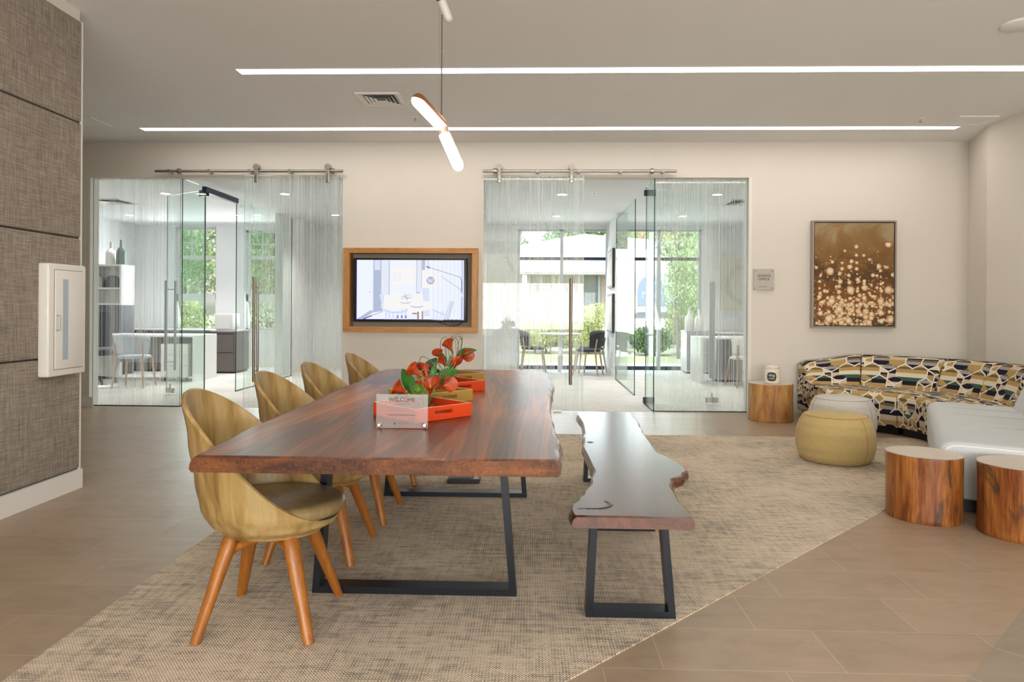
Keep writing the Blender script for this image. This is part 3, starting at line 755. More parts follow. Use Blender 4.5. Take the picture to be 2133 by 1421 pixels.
def logo(parent, x, y, z, s, mat=INK):
    """small triangle mark with a faint row of letters beside it"""
    q = MB(); q.prism([(x - s * 3.6, z - s * .5), (x - s * 2.6, z - s * .5), (x - s * 3.1, z + s * .5)], y - .0006, y)
    q.build('logo_mark', mat, parent)
    text('logo_lettering', 'ABBERLY', s * 1.25, INKL if mat is INK else mat, parent, (x + s * .7, y, z), (PI / 2, 0, 0), .0003)
e = empty('wall_sign', (2.676, WY - .012, 1.43), 0, 'square grey acrylic sign reading LEASING OFFICE', 'sign')
q = MB(); q.rbox((-.118, -.008, 0), (.118, 0, .245), .003, 2); q.build('plate', ACRG, e)
text('lettering', 'LEASING\nOFFICE', .040, INK, e, (0, -.009, .145), (PI / 2, 0, 0), .0004); logo(e, 0, -.009, .04, .014)
for x in (-.097, .097):
    for z in (.022, .222):
        q = MB(); q.tube([(x, -.016, z), (x, .012, z)], .011, 16); q.build('standoff', STEEL, e, True)
e = empty('table_sign', (-.471, 2.472, .762), 0, 'small frosted acrylic WELCOME sign standing on the table', 'sign')
q = MB(); q.rbox((-.095, -.004, .0), (.095, 0, .124), .001, 1); q.build('front_plate', ACRY, e)
text('heading', 'WELCOME', .0215, INK, e, (0, -.0047, .103), (PI / 2, 0, 0), .0002, sx=.92)
q = MB(); q.box((-.078, -.0048, .0745), (.078, -.0042, .0750)); q.box((-.055, -.0048, .066), (.055, -.0042, .0664)); q.build('rule_line', INKL, e)
text('message', 'THANK YOU FOR BEING OUR GUEST', .0062, INK, e, (0, -.0047, .048), (PI / 2, 0, 0), .0002); logo(e, 0, -.0047, .018, .0085)
for x in (-.083, .083):
    q = MB(); q.tube([(x, -.012, .012), (x, -.010, .012), (x, .018, .012), (x, .02, .012)], [.006, .0085, .0085, .006], 20); q.build('standoff', STEEL, e, True)

# ------------------------------------------------------------------ fire extinguisher cabinet
fc = empty('extinguisher_cabinet', (-2.98, 4.03, .765), 0, 'white recessed fire extinguisher cabinet with narrow glass slot on the fabric wall', 'cabinet')
q = MB(); q.rbox((-.004, 0, 0), (.066, .345, .695), .012, 3); q.build('body', WHITEMET, fc, True)
fd = MB(); fd.rbox((.060, .05, .045), (.073, .305, .655), .003, 2); fdo = fd.build('door', WHITEMET, fc, True)
GSL = plain('smoked_glass_slot', (.42, .52, .58), .1)
MB().rbox((.071, .115, .10), (.0742, .165, .60), .001, 1).build('glass_slot', GSL, fdo)
GAP = plain('shadow_gap', (.10, .09, .08), .8)
q = MB(); q.box((.064, .047, .042), (.0672, .308, .658)); q.build('door_gap', GAP, fc)
q = MB(); q.tube([(.072, .066, .285), (.09, .066, .285), (.09, .066, .375), (.072, .066, .375)], .0035, 8); q.build('door_handle', BRONZE, fdo)

# ------------------------------------------------------------------ dining table and bench
def slab(L, R, z0, z1, n, und=.02, wob=.004, seed=1, y0=None, y1=None):
    rnd = random.Random(seed); m = MB(); rings = []
    ya, yb = (y0 if y0 is not None else L[0][0]), (y1 if y1 is not None else L[-1][0])
    phs = [rnd.uniform(0, 6) for _ in range(6)]
    for i in range(n + 1):
        t = i / n; y = ya + (yb - ya) * t
        # ease stations towards the ends for rounded corners
        xl, xr = interp(L, y), interp(R, y)
        j = lambda k, a: wob * (math.sin(y * 9 * a + phs[k]) * .6 + math.sin(y * 27 * a + phs[k + 1]) * .3 + math.sin(y * 83 * a + phs[k]) * .12)
        e = min(t, 1 - t) * (yb - ya); rr = .006
        ez = 0 if e > rr else (rr - e) * .7
        h = z1 - z0
        lb, rb = xl + j(0, 1), xr + j(2, 1.1)
        pts = [(lb + und + j(1, .8), z1 - ez), (lb + und * .45, z1 - .006 - ez), (lb + .002, z1 - h * .45), (lb, z0 + h * .25), (lb + .008, z0 + ez),
               (rb - .008, z0 + ez), (rb, z0 + h * .25), (rb - .002, z1 - h * .45), (rb - und * .45, z1 - .006 - ez), (rb - und + j(3, .9), z1 - ez)]
        rings.append([(x, y, z) for x, z in pts])
    k = len(rings[0]); vs = [p for r in rings for p in r]
    fs = [(i * k + a, i * k + (a + 1) % k, (i + 1) * k + (a + 1) % k, (i + 1) * k + a) for i in range(n) for a in range(k)]
    fs += [tuple(range(k)), tuple(n * k + a for a in range(k))[::-1]]
    return m.add(vs, fs)
def end_grain(o, mat):
    o.data.materials.append(mat)
    for p in o.data.polygons:
        if abs(p.normal.y) > .9: p.material_index = 1
    return o
def flat_top(o):
    for p in o.data.polygons:
        if abs(p.normal.z) > .97: p.use_smooth = False
    return o
TC = (-.475, 3.42)
LT = [(1.98, -1.012), (2.2, -1.022), (2.5, -1.040), (2.82, -1.037), (3.2, -1.046), (3.68, -1.056), (4.1, -1.048), (4.6, -1.072), (4.82, -1.066), (4.9, -1.02)]
RT = [(1.98, .086), (2.1, .090), (2.27, .104), (2.43, .096), (2.66, .088), (2.9, .087), (3.1, .090), (3.3, .092), (3.65, .115), (4.1, .131), (4.5, .127), (4.75, .10), (4.9, .04)]
tb = empty('dining_table', (TC[0], TC[1], CZ), 0, 'long live-edge walnut dining table with black trapezoid steel legs', 'table')
sh = lambda T: [(y - TC[1], x - TC[0]) for y, x in T]
end_grain(flat_top(slab(sh(LT), sh(RT), .708 - CZ, .76 - CZ, 190, .02, .0045, 3).build('tabletop', WALNUT, tb, True)), ENDG)
def frame_leg(parent, x0, x1, y, top0, top1, zt, w=.028, d=.08, px=0, py=0):
    """trapezoid loop of flat bar, as one mesh"""
    m = MB(); x0 -= px; x1 -= px; top0 -= px; top1 -= px; y -= py
    o = [(x0, 0), (x1, 0), (top1, zt), (top0, zt)]; i = [(x0 + w + .003, w), (x1 - w - .003, w), (top1 - w, zt - w * .4), (top0 + w, zt - w * .4)]
    vs = []
    for yy in (y - d / 2, y + d / 2): vs += [(a, yy, b) for a, b in o] + [(a, yy, b) for a, b in i]
    fs = []
    for k in range(4):
        l = (k + 1) % 4
        fs += [(k, l, l + 4, k + 4), (k + 8, k + 12, l + 12, l + 8), (k, k + 8, l + 8, l), (k + 4, l + 4, l + 12, k + 12)]
    m.add(vs, fs); return m.build('leg', BLACK, parent)
frame_leg(tb, -.915, -.058, 2.87, -.865, -.118, .703, px=TC[0], py=TC[1])
frame_leg(tb, -.935, -.027, 4.35, -.885, -.085, .703, px=TC[0], py=TC[1])
for y in (2.87, 4.35): MB().box((-.85 - TC[0], y - TC[1] - .06, .699), (-.13 - TC[0], y - TC[1] + .06, .7035)).build('mounting_plate', BLACK, tb)

BC = (.45, 3.75)
LB = [(2.475, .146), (2.55, .140), (2.613, .146), (2.689, .178), (2.79, .212), (2.98, .252), (3.2, .280), (3.41, .281), (3.73, .272), (3.97, .295), (4.19, .316), (4.52, .325), (4.8, .316), (5.01, .330)]
RB = [(2.475, .592), (2.56, .590), (2.65, .586), (2.88, .602), (3.03, .628), (3.13, .700), (3.215, .733), (3.31, .736), (3.43, .715), (3.63, .672), (4.05, .684), (4.33, .698), (4.65, .722), (4.95, .725), (5.01, .715)]
bn = empty('bench', (BC[0], BC[1], CZ), 0, 'long wavy live-edge dark wooden bench on black steel legs', 'bench')
sh = lambda T: [(y - BC[1], x - BC[0]) for y, x in T]
flat_top(slab(sh(LB), sh(RB), .402 - CZ, .45 - CZ, 190, .016, .0035, 8).build('seat', WALNUTB, bn, True))
for (x0, x1, y) in ((.214, .562, 2.69), (.322, .668, 3.73), (.36, .70, 4.76)):
    frame_leg(bn, x0, x1, y, x0 + .02, x1 - .035, .398, px=BC[0], py=BC[1], w=.026, d=.075)
KNOT = plain('dark_knot', (.006, .004, .006), .4)
q = MB()
kn = [(.175, 2.570), (.2, 2.575), (.228, 2.573), (.25, 2.575), (.273, 2.583), (.295, 2.602), (.305, 2.628), (.297, 2.66), (.285, 2.675)]
q.tube([(p.x - BC[0], p.y - BC[1], .4458) for p in spline([(*p, 0) for p in kn], 4)], [.002] * 6 + [.004] * 8 + [.008] * 12 + [.006] * 5 + [.0015] * 2, 8, squash=.18)
k_ = MB(); k_.tube([(.331 + dx - BC[0], 3.852 - BC[1], .4455) for dx in (-.02, -.01, 0, .01, .02)], [.002, .02, .028, .018, .002], 10, squash=.05); k_.build('knot', KNOT, bn)
for x, y in ((.205, 2.575), (.25, 2.575)): q.tube([(x - BC[0], y - BC[1], .4453), (x + .008 - BC[0], y - .022 - BC[1], .4453)], .0012, 6, squash=.3)
q.build('crack', KNOT, bn)['label'] = 'dark crack and knot in the seat'

# ------------------------------------------------------------------ chairs
def make_chair():
    root = empty('dining_chair', (0, 0, 0))
    base = [(.325, .0), (.327, .10), (.345, .168), (.385, .216), (.44, .246), (.55, .266), (.70, .288), (.87, .312)]
    def rad(z, th):
        b = interp(base, z); c = math.cos(th)         # th=0 back (-x)
        a = .955 + (.075 * c * c if c > 0 else .20 * c * c)
        return b * a
    NT_, NR = 72, 26; m = MB(); vs = []; fs = []
    def ring(off):
        out = []
        for i in range(NR + 1):
            t = i / NR; row = []
            for k in range(NT_):
                th = 2 * PI * k / NT_; c = math.cos(th)
                zr = .398 + .475 * ((1 + c) / 2) ** 1.38
                if t < .35: z = None; r = .17 * t / .35; zz = interp([(0, .325), (.10, .327), (.17, .345)], r)
                else: zz = .345 + (zr - .345) * ((t - .35) / .65) ** 1.1; r = rad(zz, th) if zz > .345 else .168
                if t < .35: r *= rad(.345, th) / .168
                rr = max(r - off * min(1, t * 2.), 0)
                z2 = zz + off * (1 - min(1, max(0, (t - .25) / .25)))
                row.append((-rr * math.cos(th), rr * math.sin(th) * .98, z2))
            out.append(row)
        return out
    A = ring(0); B = ring(.017)
    vs = [p for r in A for p in r]; nA = len(vs); vs += [p for r in B for p in r]
    for i in range(NR):
        for k in range(NT_):
            l = (k + 1) % NT_
            fs.append((i * NT_ + k, i * NT_ + l, (i + 1) * NT_ + l, (i + 1) * NT_ + k))
            fs.append((nA + i * NT_ + k, nA + (i + 1) * NT_ + k, nA + (i + 1) * NT_ + l, nA + i * NT_ + l))
    # rounded lip
    lip = []
    for k in range(NT_):
        a, b = Vector(A[NR][k]), Vector(B[NR][k]); lip.append(tuple((a + b) / 2 + Vector((0, 0, .006))))
    o = len(vs); vs += lip
    for k in range(NT_):
        l = (k + 1) % NT_
        fs.append((NR * NT_ + k, NR * NT_ + l, o + l, o + k)); fs.append((o + k, o + l, nA + NR * NT_ + l, nA + NR * NT_ + k))
    m.add(vs, fs); so = m.build('shell', SHELL, root, True, fix=False)
    for p in so.data.polygons: p.use_smooth = True
    bm = bmesh.new(); bm.from_mesh(so.data); bmesh.ops.remove_doubles(bm, verts=bm.verts, dist=.0004); bmesh.ops.recalc_face_normals(bm, faces=bm.faces); bm.to_mesh(so.data); bm.free()
    # cushion
    m = MB(); prof = []
    for k in range(13):
        a = -PI / 2 + PI * k / 12; prof.append((.212 + .03 * math.cos(a) if k not in (0, 12) else .20, .440 + .030 * math.sin(a)))
    prof = [(.0, .410)] + prof + [(.15, .478), (.08, .482), (.0, .483)]
    m.lathe(prof, 56, (.028, 0, 0), 1.05, .90, cap=False); m.build('seat_cushion', SEATL, root, True)
    m = MB(); m.lathe([(.0, .40), (.215, .400), (.226, .412), (.215, .424), (0, .424)], 56, (.028, 0, 0), 1.05, .9, cap=False); m.build('cushion_base', SEATD, root, True)
    # legs
    for (fx, fy) in ((-.195, -.21), (.21, -.21), (-.195, .21), (.21, .21)):
        sx = 1 if fx > 0 else -1; sy = 1 if fy > 0 else -1
        pts = [Vector((sx * .106, sy * .104, .350)), Vector((sx * .112, sy * .111, .335))] + [Vector((sx * .112, sy * .111, .335)).lerp(Vector((fx, fy, 0.)), k / 8) for k in range(1, 9)]
        m = MB(); m.tube(pts, [.022, .030] + [.032 - .0016 * k for k in range(1, 9)], 16, squash=.86); m.build('leg', LEGW, root, True)
        pts = spline([(0, 0, .318), (sx * .05, sy * .05, .314), (sx * .095, sy * .095, .305), (sx * .131, sy * .134, .286)], 6); n = len(pts)
        m = MB(); m.tube(pts, [.015 + .007 * (i / (n - 1)) ** 2 for i in range(n)], 12); m.build('rail', LEGW, root, True)
    m = MB(); m.lathe([(.0, .306), (.05, .306), (.06, .315), (.06, .326), (0, .328)], 24, cap=False); m.build('hub', LEGW, root, True)
    return root
ch = make_chair()
chairs = [(-1.0, 2.60, .03, 'tan leather bucket chair nearest the camera at the near end of the table'),
          (-1.035, 3.34, -.02, 'tan leather bucket chair, second from the camera along the table'),
          (-1.01, 3.935, -.03, 'tan leather bucket chair, third from the camera along the table'),
          (-.985, 4.77, -.02, 'tan leather bucket chair at the far end of the table near the wall screen')]
for i, (x, y, a, lab) in enumerate(chairs):
    o = ch if i == 0 else copy_tree(ch)
    o.location = (x, y, CZ); o.rotation_euler = (0, 0, a); tag(o, lab, 'chair', 'tan bucket chairs along the table')

# floor box under table
e = empty('floor_box', (-.463, 4.70, CZ), 0, 'black metal floor outlet box on the carpet under the table', 'floor box')
q = MB(); q.rbox((-.11, -.065, 0), (.11, .065, .03), .004, 2); q.build('housing', BLACKP, e)
q = MB(); q.box((-.09, -.045, .03), (.05, .045, .033)); q.build('lid', BLACK, e); q = MB(); q.box((.07, -.05, .03), (.10, .05, .034)); q.build('hinge', STEEL, e)

# ------------------------------------------------------------------ trays
def traymat(n, c): return plain(n, c, .22, spec=.6)
ORA = traymat('orange_lacquer', (.62, .052, .008)); MUS = traymat('mustard_lacquer', (.40, .24, .05)); ORI = plain('orange_inner', (.85, .10, .015), .3)
RIM = plain('pale_tray_rim', (.75, .42, .2), .35); RIMM = plain('pale_mustard_rim', (.72, .52, .2), .35)
def tray(x, y, kind, lab):
    e = empty('serving_tray', (x, y, .761), PI / 4 * 1.02, lab, 'tray', 'square serving trays in a row on the table')
    s, h, t = .142, .052, .008; mat, rim = (ORA, RIM) if kind == 'o' else (MUS, RIMM)
    q = MB(); q.box((-s, -s, 0), (s, s, .006)); q.build('base', mat, e)
    q = MB()
    q.box((-s, -s + t, .006), (-s + t, s - t, h)); q.box((s - t, -s + t, .006), (s, s - t, h))
    for y0 in (-s, s - t):      # the two sides with hand slots
        q.box((-s, y0, .006), (-.045, y0 + t, h)); q.box((.045, y0, .006), (s, y0 + t, h)); q.box((-.045, y0, .006), (.045, y0 + t, .022)); q.box((-.045, y0, .037), (.045, y0 + t, h))
    q.build('side', mat, e)
    q = MB()
    for a, b in (((-s, -s), (s, -s + t)), ((-s, s - t), (s, s)), ((-s, -s + t), (-s + t, s - t)), ((s - t, -s + t), (s, s - t))): q.box((a[0], a[1], h), (b[0], b[1], h + .001))
    q.build('rim', rim, e)
tray(-.448, 2.785, 'o', 'square orange tray right behind the WELCOME sign')
tray(-.482, 3.24, 'm', 'square mustard tray, second in the row from the WELCOME sign')
tray(-.452, 3.66, 'o', 'square orange tray farther from the WELCOME sign')
tray(-.488, 4.10, 'm', 'square mustard tray at the far end of the row')

# ------------------------------------------------------------------ flower arrangements
CALLA = None
def callamat():
    g = NT('calla_petal'); n = g.noise(g.coord(), 40, 3); c = g.ramp(n, [(.35, (.28, .022, .008)), (.6, (.50, .075, .012)), (.8, (.6, .15, .02))])
    return g.done(g.bsdf(c, .45, spec=.4))
CALLA = callamat(); LEAFG = plain('broad_leaf', (.035, .15, .018), .35, grain=.4, gscale=30); LEAFD = plain('dark_leaf', (.012, .045, .012), .35)
BLADE = plain('grass_blade', (.16, .21, .09), .45); BLADEW = plain('variegated_blade', (.42, .46, .30), .45); FUZZ = plain('green_trick', (.14, .30, .035), .9); STEM = plain('calla_stem', (.2, .32, .08), .5)
VGLASS = glassmat('vase_glass', (.92, .96, .95), .10)
def calla(p, d, s=1.):
    m = MB(); d = Vector(d).normalized(); q = d.to_track_quat('Z', 'Y'); n = 20; L = 9; vs = []; fs = []
    for i in range(L + 1):
        t = i / L; r = (.004 + .021 * t ** 1.7) * s
        for k in range(n):
            a = 2 * PI * k / n; tip = (.5 + .5 * math.cos(a))
            z = (.055 * t + .022 * tip ** 3 * t ** 2 - .008 * t * t * (1 - tip)) * s; rr = r * 1.05 * (1 + .35 * t ** 3 * tip)
            vs.append(Vector(p) + q @ Vector((rr * math.cos(a), rr * math.sin(a), z)))
    for i in range(L):
        for k in range(n):
            l = (k + 1) % n; fs.append((i * n + k, i * n + l, (i + 1) * n + l, (i + 1) * n + k))
    fs.append(tuple(range(n)))
    m.add(vs, fs); sp_ = MB(); b = Vector(p)
    return m, (b, b + q @ Vector((0, 0, .045 * s)))
def leaf(m, p, d, up, L, W):
    d = Vector(d).normalized(); sd = d.cross(Vector(up)).normalized(); nr = sd.cross(d); vs = []; fs = []; N = 10; W *= 1.4
    for i in range(N + 1):
        t = i / N; w = W * math.sin(PI * min(1, t * .97 + .03)) ** .8 * (1 - .25 * t); c = Vector(p) + d * L * t + nr * (-.25 * L * t * t)
        vs += [c - sd * w + nr * w * .35, c, c + sd * w + nr * w * .35]
    for i in range(N): fs += [(3 * i, 3 * i + 1, 3 * i + 4, 3 * i + 3), (3 * i + 1, 3 * i + 2, 3 * i + 5, 3 * i + 4)]
    n = len(vs); vs2 = [v - nr * .0008 for v in vs]; m.add(vs + vs2, fs + [tuple(n + k for k in f[::-1]) for f in fs])
def flowers(x, y, zb, seed, mir, lab):
    rnd = random.Random(seed); k = .00031
    e = empty('flower_arrangement', (x, y, zb), 0, lab, 'flowers', 'orange calla lily arrangements on the trays')
    def P(cx, cy, dy=0.): return ((cx - 750) * k, dy, (835 - cy) * k + .055)
    m = MB(); s = .034; h = .062
    m.box((-s, -s, 0), (s, s, .006)); m.box((-s, -s, .006), (-s + .003, s, h)); m.box((s - .003, -s, .006), (s, s, h)); m.box((-s + .003, -s, .006), (s - .003, -s + .003, h)); m.box((-s + .003, s - .003, .006), (s - .003, s, h))
    m.build('vase', VGLASS, e)
    cl = [(P(520, 790, -.04), (-.8, -.5, .62), 1.15), (P(700, 560, .0), (-.7, -.3, .55), 1.1), (P(760, 600, .03), (-.2, .2, .5), 1.), (P(830, 790, -.05), (.12, -.55, .9), 1.15), (P(890, 720, -.02), (.9, -.25, .35), 1.15)]
    if mir: cl = [(P(880, 500, 0), (.9, -.4, .2), 1.15), (P(700, 640, -.03), (-.6, -.4, .7), 1.1), (P(790, 420, .02), (-.4, -.1, .8), 1.15), (P(830, 690, -.04), (.2, -.6, .7), 1.1), (P(620, 560, .02), (-.5, .1, .7), 1.)]
    for p, d, sc in cl:
        m, spd = calla(p, d, sc); f = m.build('calla_lily', CALLA, e, True)
        q = MB(); q.tube([spd[0], spd[1]], .003, 8); q.build('spadix', plain('spadix_yellow', (.7, .4, .05), .6) if 'spadix_yellow' not in MATS else MATS['spadix_yellow'], f)
        q = MB(); q.tube(spline([p, (p[0] * .5, p[1] * .5, .05), (p[0] * .1, p[1] * .2, .01)], 5), .0035, 7); q.build('stem', STEM, f, True)
    LV = [(P(545, 800, .01), (-.28, 0, 1), (.1, 1, .2), .115, .024, LEAFG), (P(900, 640, .0), (.75, -.1, .62), (0, -.6, .8), .105, .028, LEAFG), (P(560, 830, -.035), (-.9, -.3, .15), (0, -.4, 1), .07, .024, LEAFD), (P(680, 560, .05), (.55, .2, .8), (0, -1, .3), .1, .02, LEAFD), (P(820, 700, .02), (.1, 0, 1), (0, -1, .2), .11, .010, LEAFG)]
    if mir: LV = [(P(860, 520, .0), (.8, 0, .55), (0, -.5, .8), .12, .030, LEAFG), (P(650, 640, .0), (-.3, 0, 1), (.1, 1, .1), .08, .016, LEAFG), (P(600, 780, -.02), (-.8, -.3, .3), (0, -.4, 1), .07, .024, LEAFD), (P(760, 700, -.02), (.0, -.2, 1), (0, -1, .2), .075, .012, LEAFG)]
    for p, d, u, L, W, mt in LV:
        m = MB(); leaf(m, p, d, u, L, W); m.build('leaf', mt, e, True, fix=False)
    # fuzzy green ball
    m = MB(); c = Vector(P(665, 730, -.04) if not mir else P(740, 760, -.02))
    for i in range(900):
        u, v_ = rnd.uniform(-1, 1), rnd.uniform(0, 2 * PI); r = math.sqrt(1 - u * u); d = Vector((r * math.cos(v_), r * math.sin(v_), u))
        o = d.orthogonal().normalized() * .0007; a = c + d * .016; b = c + d * rnd.uniform(.024, .031) + Vector((rnd.uniform(-.003, .003), 0, rnd.uniform(-.003, .003)))
        m.add([a - o, a + o, b], [(0, 1, 2)])
    m.lathe([(.0, -.018), (.012, -.015), (.019, 0), (.012, .015), (0, .018)], 16, tuple(c), cap=False)
    m.build('green_bloom', FUZZ, e, fix=False)
    # looping grass blades
    loops = [[P(640, 650), P(600, 420, .02), P(690, 380, .03), P(760, 460, .02), P(830, 560)], [P(790, 700), P(660, 600), P(620, 460, .04), P(665, 300, .04), P(800, 350, .03), P(870, 420)],
             [P(560, 800), P(590, 620, -.02), P(700, 470, -.03), P(820, 480, -.02), P(880, 620)], [P(840, 700), P(890, 480), P(900, 330), P(930, 420), P(960, 620)], [P(780, 640), P(820, 440, .02), P(900, 400, .04), P(980, 520, .02), P(930, 680)]]
    if mir: loops = [[P(760, 760), P(660, 420), P(700, 200, .02), P(820, 190, .02), P(860, 420)], [P(800, 760), P(600, 500, .03), P(560, 220, .04), P(680, 150, .03), P(780, 400)], [P(700, 700), P(680, 330), P(760, 150), P(880, 180, -.02), P(900, 420)],
                     [P(820, 700), P(780, 300, -.02), P(860, 120, -.02), P(960, 180), P(920, 520)], [P(780, 700), P(700, 260, .02), P(820, 100, .03), P(960, 130, .03), P(900, 520)], [P(830, 650), P(900, 240), P(930, 150), P(950, 250), P(880, 600)]]
    for lp in loops:
        m = MB(); m.tube(spline(lp, 8), .0032, 6, squash=.4); m.build('grass_loop', BLADE, e, True)
    for j in range(5):
        m = MB(); a = P(890 + j * 9, 700, .0) if not mir else P(850 + j * 6, 640, .01); b = P(1060 + j * 28, 330 + j * 22, .005 * j) if not mir else P(1010 + j * 24, 300 + j * 20, .005 * j)
        m.tube(spline([a, ((a[0] + b[0]) / 2 - .004, a[1], (a[2] + b[2]) / 2), b], 4), .0032, 6, squash=.3); m.build('variegated_blade', BLADEW, e, True)
flowers(-.45, 2.893, .768, 3, False, 'calla lily arrangement in a square glass vase directly behind the WELCOME sign')
flowers(-.452, 3.762, .768, 5, True, 'calla lily arrangement in a square glass vase farther along the table')

# ------------------------------------------------------------------ pendant lamp
TUBE = emis('lamp_tube_glow', (1., .91, .78), 7.); COPPER = plain('copper_cap', (.45, .17, .06), .3, .9); PALEC = plain('pale_copper_joint', (.80, .55, .42), .3, .6); CORD = plain('braided_cord', (.16, .12, .09), .8); WMET = plain('canopy_grey', (.60, .59, .55), .4)
pl = empty('pendant_lamp', (-.44, 3.3, 2.07), 0, 'bent two-tube glowing pendant lamp hanging over the table', 'pendant lamp')
def capsule(m, a, b, r, n=24):
    a, b = Vector(a), Vector(b); d = (b - a).normalized(); pts = []; rs = []
    for k in range(7): t = PI / 2 * k / 6; pts.append(a - d * r * math.cos(t)); rs.append(max(r * math.sin(t), .0008))
    for k in range(7): t = PI / 2 * k / 6; pts.append(b + d * r * math.sin(t)); rs.append(max(r * math.cos(t), .0008))
    m.tube(pts, rs, n)
m = MB(); capsule(m, (-.081, -.22, .069), (-.010, -.01, .020), .032); m.build('upper_tube', TUBE, pl, True)
m = MB(); capsule(m, (.012, .0, -.035), (.074, .02, -.172), .0285); m.build('lower_tube', TUBE, pl, True)
m = MB()
a = Vector((-.081, -.22, .069))
# copper upper housing: half-shell lying on top of the upper tube
def halfshell(m, a, b, r, up, n=14):
    a, b = Vector(a), Vector(b); d = (b - a).normalized(); sd = d.cross(up).normalized(); u = sd.cross(d); vs = []; fs = []; st = []
    for k in range(6): t = PI / 2 * k / 5; st.append((a - d * r * math.cos(t), max(r * math.sin(t), .001)))
    for k in range(6): t = PI / 2 * k / 5; st.append((b + d * r * math.sin(t), max(r * math.cos(t), .001)))
    for c, rr in st:
        for j in range(n + 1): an = PI * j / n; vs.append(c + sd * rr * math.cos(an) + u * rr * math.sin(an))
    for i in range(len(st) - 1):
        for j in range(n): fs.append((i * (n + 1) + j, i * (n + 1) + j + 1, (i + 1) * (n + 1) + j + 1, (i + 1) * (n + 1) + j))
    m.add(vs, fs)
halfshell(m, a, (-.010, -.01, .020), .0335, Vector((.25, 0, 1))); m.build('housing', COPPER, pl, True)
m = MB(); halfshell(m, (.012, .0, -.035), (.074, .02, -.172), .0300, Vector((.45, .9, .1))); m.build('housing', PALEC, pl, True)
m = MB(); m.tube(spline([(-.012, -.008, .024), (-.002, 0, .010), (.004, 0, -.01), (.012, 0, -.036)], 6), .0265, 20); m.build('joint', PALEC, pl, True)
m = MB()
for ph in (0, PI):
    pts = []; n = 200
    for i in range(n + 1): zz = .045 + (.553 - .045) * i / n; an = ph + 2 * PI * i / 9; pts.append((-.006 + .0022 * math.cos(an), .0022 * math.sin(an), zz))
    m.tube(pts, .0021, 6)
m.build('twisted_cord', CORD, pl, True)
m = MB(); m.tube([(-.019, 0, .04), (-.019, 0, .60)], .0008, 6); m.build('suspension_wire', STEEL, pl)
pu = empty('pendant_lamp', (-.44, 3.3, 2.66), 0, 'upper unlit grey lamp tube with copper cap at the top edge of the picture', 'pendant lamp')
m = MB(); capsule(m, (-.012, -.0, .04), (.022, .02, -.045), .022); m.build('tube', WMET, pu, True)
m = MB(); m.tube([(-.014, 0, .045), (-.014, 0, .49)], .01, 12); m.lathe([(.0, .0), (.06, 0), (.06, -.02), (0, -.02)], 24, (-.014, 0, .49), cap=False); m.build('stem', WMET, pu, True)
m = MB(); capsule(m, (-.014, -.004, .047), (-.014, -.004, .075), .027); m.build('copper_cap', COPPER, pu, True)

# ------------------------------------------------------------------ sofas
def roundpoly(poly, rr, n=5):
    """poly = [(u,v,radius)], returns rounded outline"""
    out = []; N = len(poly)
    for i in range(N):
        p = Vector(poly[i][:2]); r = poly[i][2]; a = Vector(poly[i - 1][:2]); b = Vector(poly[(i + 1) % N][:2])
        if r <= 0: out.append(p); continue
        da, db = (a - p).normalized(), (b - p).normalized(); r = min(r, (a - p).length * .49, (b - p).length * .49)
        s, e_ = p + da * r, p + db * r
        for k in range(n + 1):
            t = k / n; out.append(s * (1 - t) ** 2 + p * 2 * t * (1 - t) + e_ * t * t)
    return out
def sweep(sec, path, taper=None, endr=.02):
    """sec: closed outline in (d,z); path: list of (origin Vector2, dir Vector2, arclen)"""
    m = MB(); n = len(sec); cu = [0]
    for i in range(n): cu.append(cu[-1] + (sec[(i + 1) % n] - sec[i]).length)
    cz = sum((q.y for q in sec)) / n; cd = sum((q.x for q in sec)) / n
    vs = []; fs = []; uvs = []; P = len(path)
    for i, (o, d, s) in enumerate(path):
        e = min(s - path[0][2], path[-1][2] - s); sh = 0 if e >= endr else endr * (1 - math.sqrt(max(0, 1 - (1 - e / endr) ** 2)))
        for q in sec:
            dd, zz = q.x, q.y; vx, vz = dd - cd, zz - cz; L = math.hypot(vx, vz) or 1
            dd -= vx / L * sh; zz -= vz / L * sh
            if taper and zz > .40: zz = .40 + (zz - .40) * interp(taper, s)
            vs.append((o.x + d.x * dd, o.y + d.y * dd, zz))
    for i in range(P - 1):
        for k in range(n):
            l = (k + 1) % n; fs.append((i * n + k, i * n + l, (i + 1) * n + l, (i + 1) * n + k))
            s0, s1 = path[i][2], path[i + 1][2]; uvs.append([(s0, cu[k]), (s0, cu[k + 1]), (s1, cu[k + 1]), (s1, cu[k])])
    for i in (0, P - 1):
        idx = tuple(i * n + k for k in range(n)); fs.append(idx); uvs.append([(q.x + 3, q.y) for q in sec])
    m.add(vs, fs, uvs); return m
def arc(c, a0, a1, rref, org):
    out = []; n = max(8, int(abs(a1 - a0) / math.radians(1.5)))
    for k in range(n + 1):
        a = a0 + (a1 - a0) * k / n; d = Vector((math.cos(a), math.sin(a))); out.append((Vector((c[0] - org[0], c[1] - org[1])), d, abs(a - a0) * rref))
    # dense ends
    def at(t): a = a0 + (a1 - a0) * t; return (Vector((c[0] - org[0], c[1] - org[1])), Vector((math.cos(a), math.sin(a))), abs(a - a0) * rref)
    tot = abs(a1 - a0) * rref
    ex = [at(s / tot) for s in (.002, .006, .012, .02)] + [at(1 - s / tot) for s in (.002, .006, .012, .02)]
    out += ex; out.sort(key=lambda q: q[2]); return out
RI, RO = .63, 1.56; SCN = (2.93, 6.36)
seat_sec = roundpoly([(RI, .075, .015), (RI - .015, .405, .07), (RI + .66, .400, .02), (RI + .66, .075, .01)], 0)
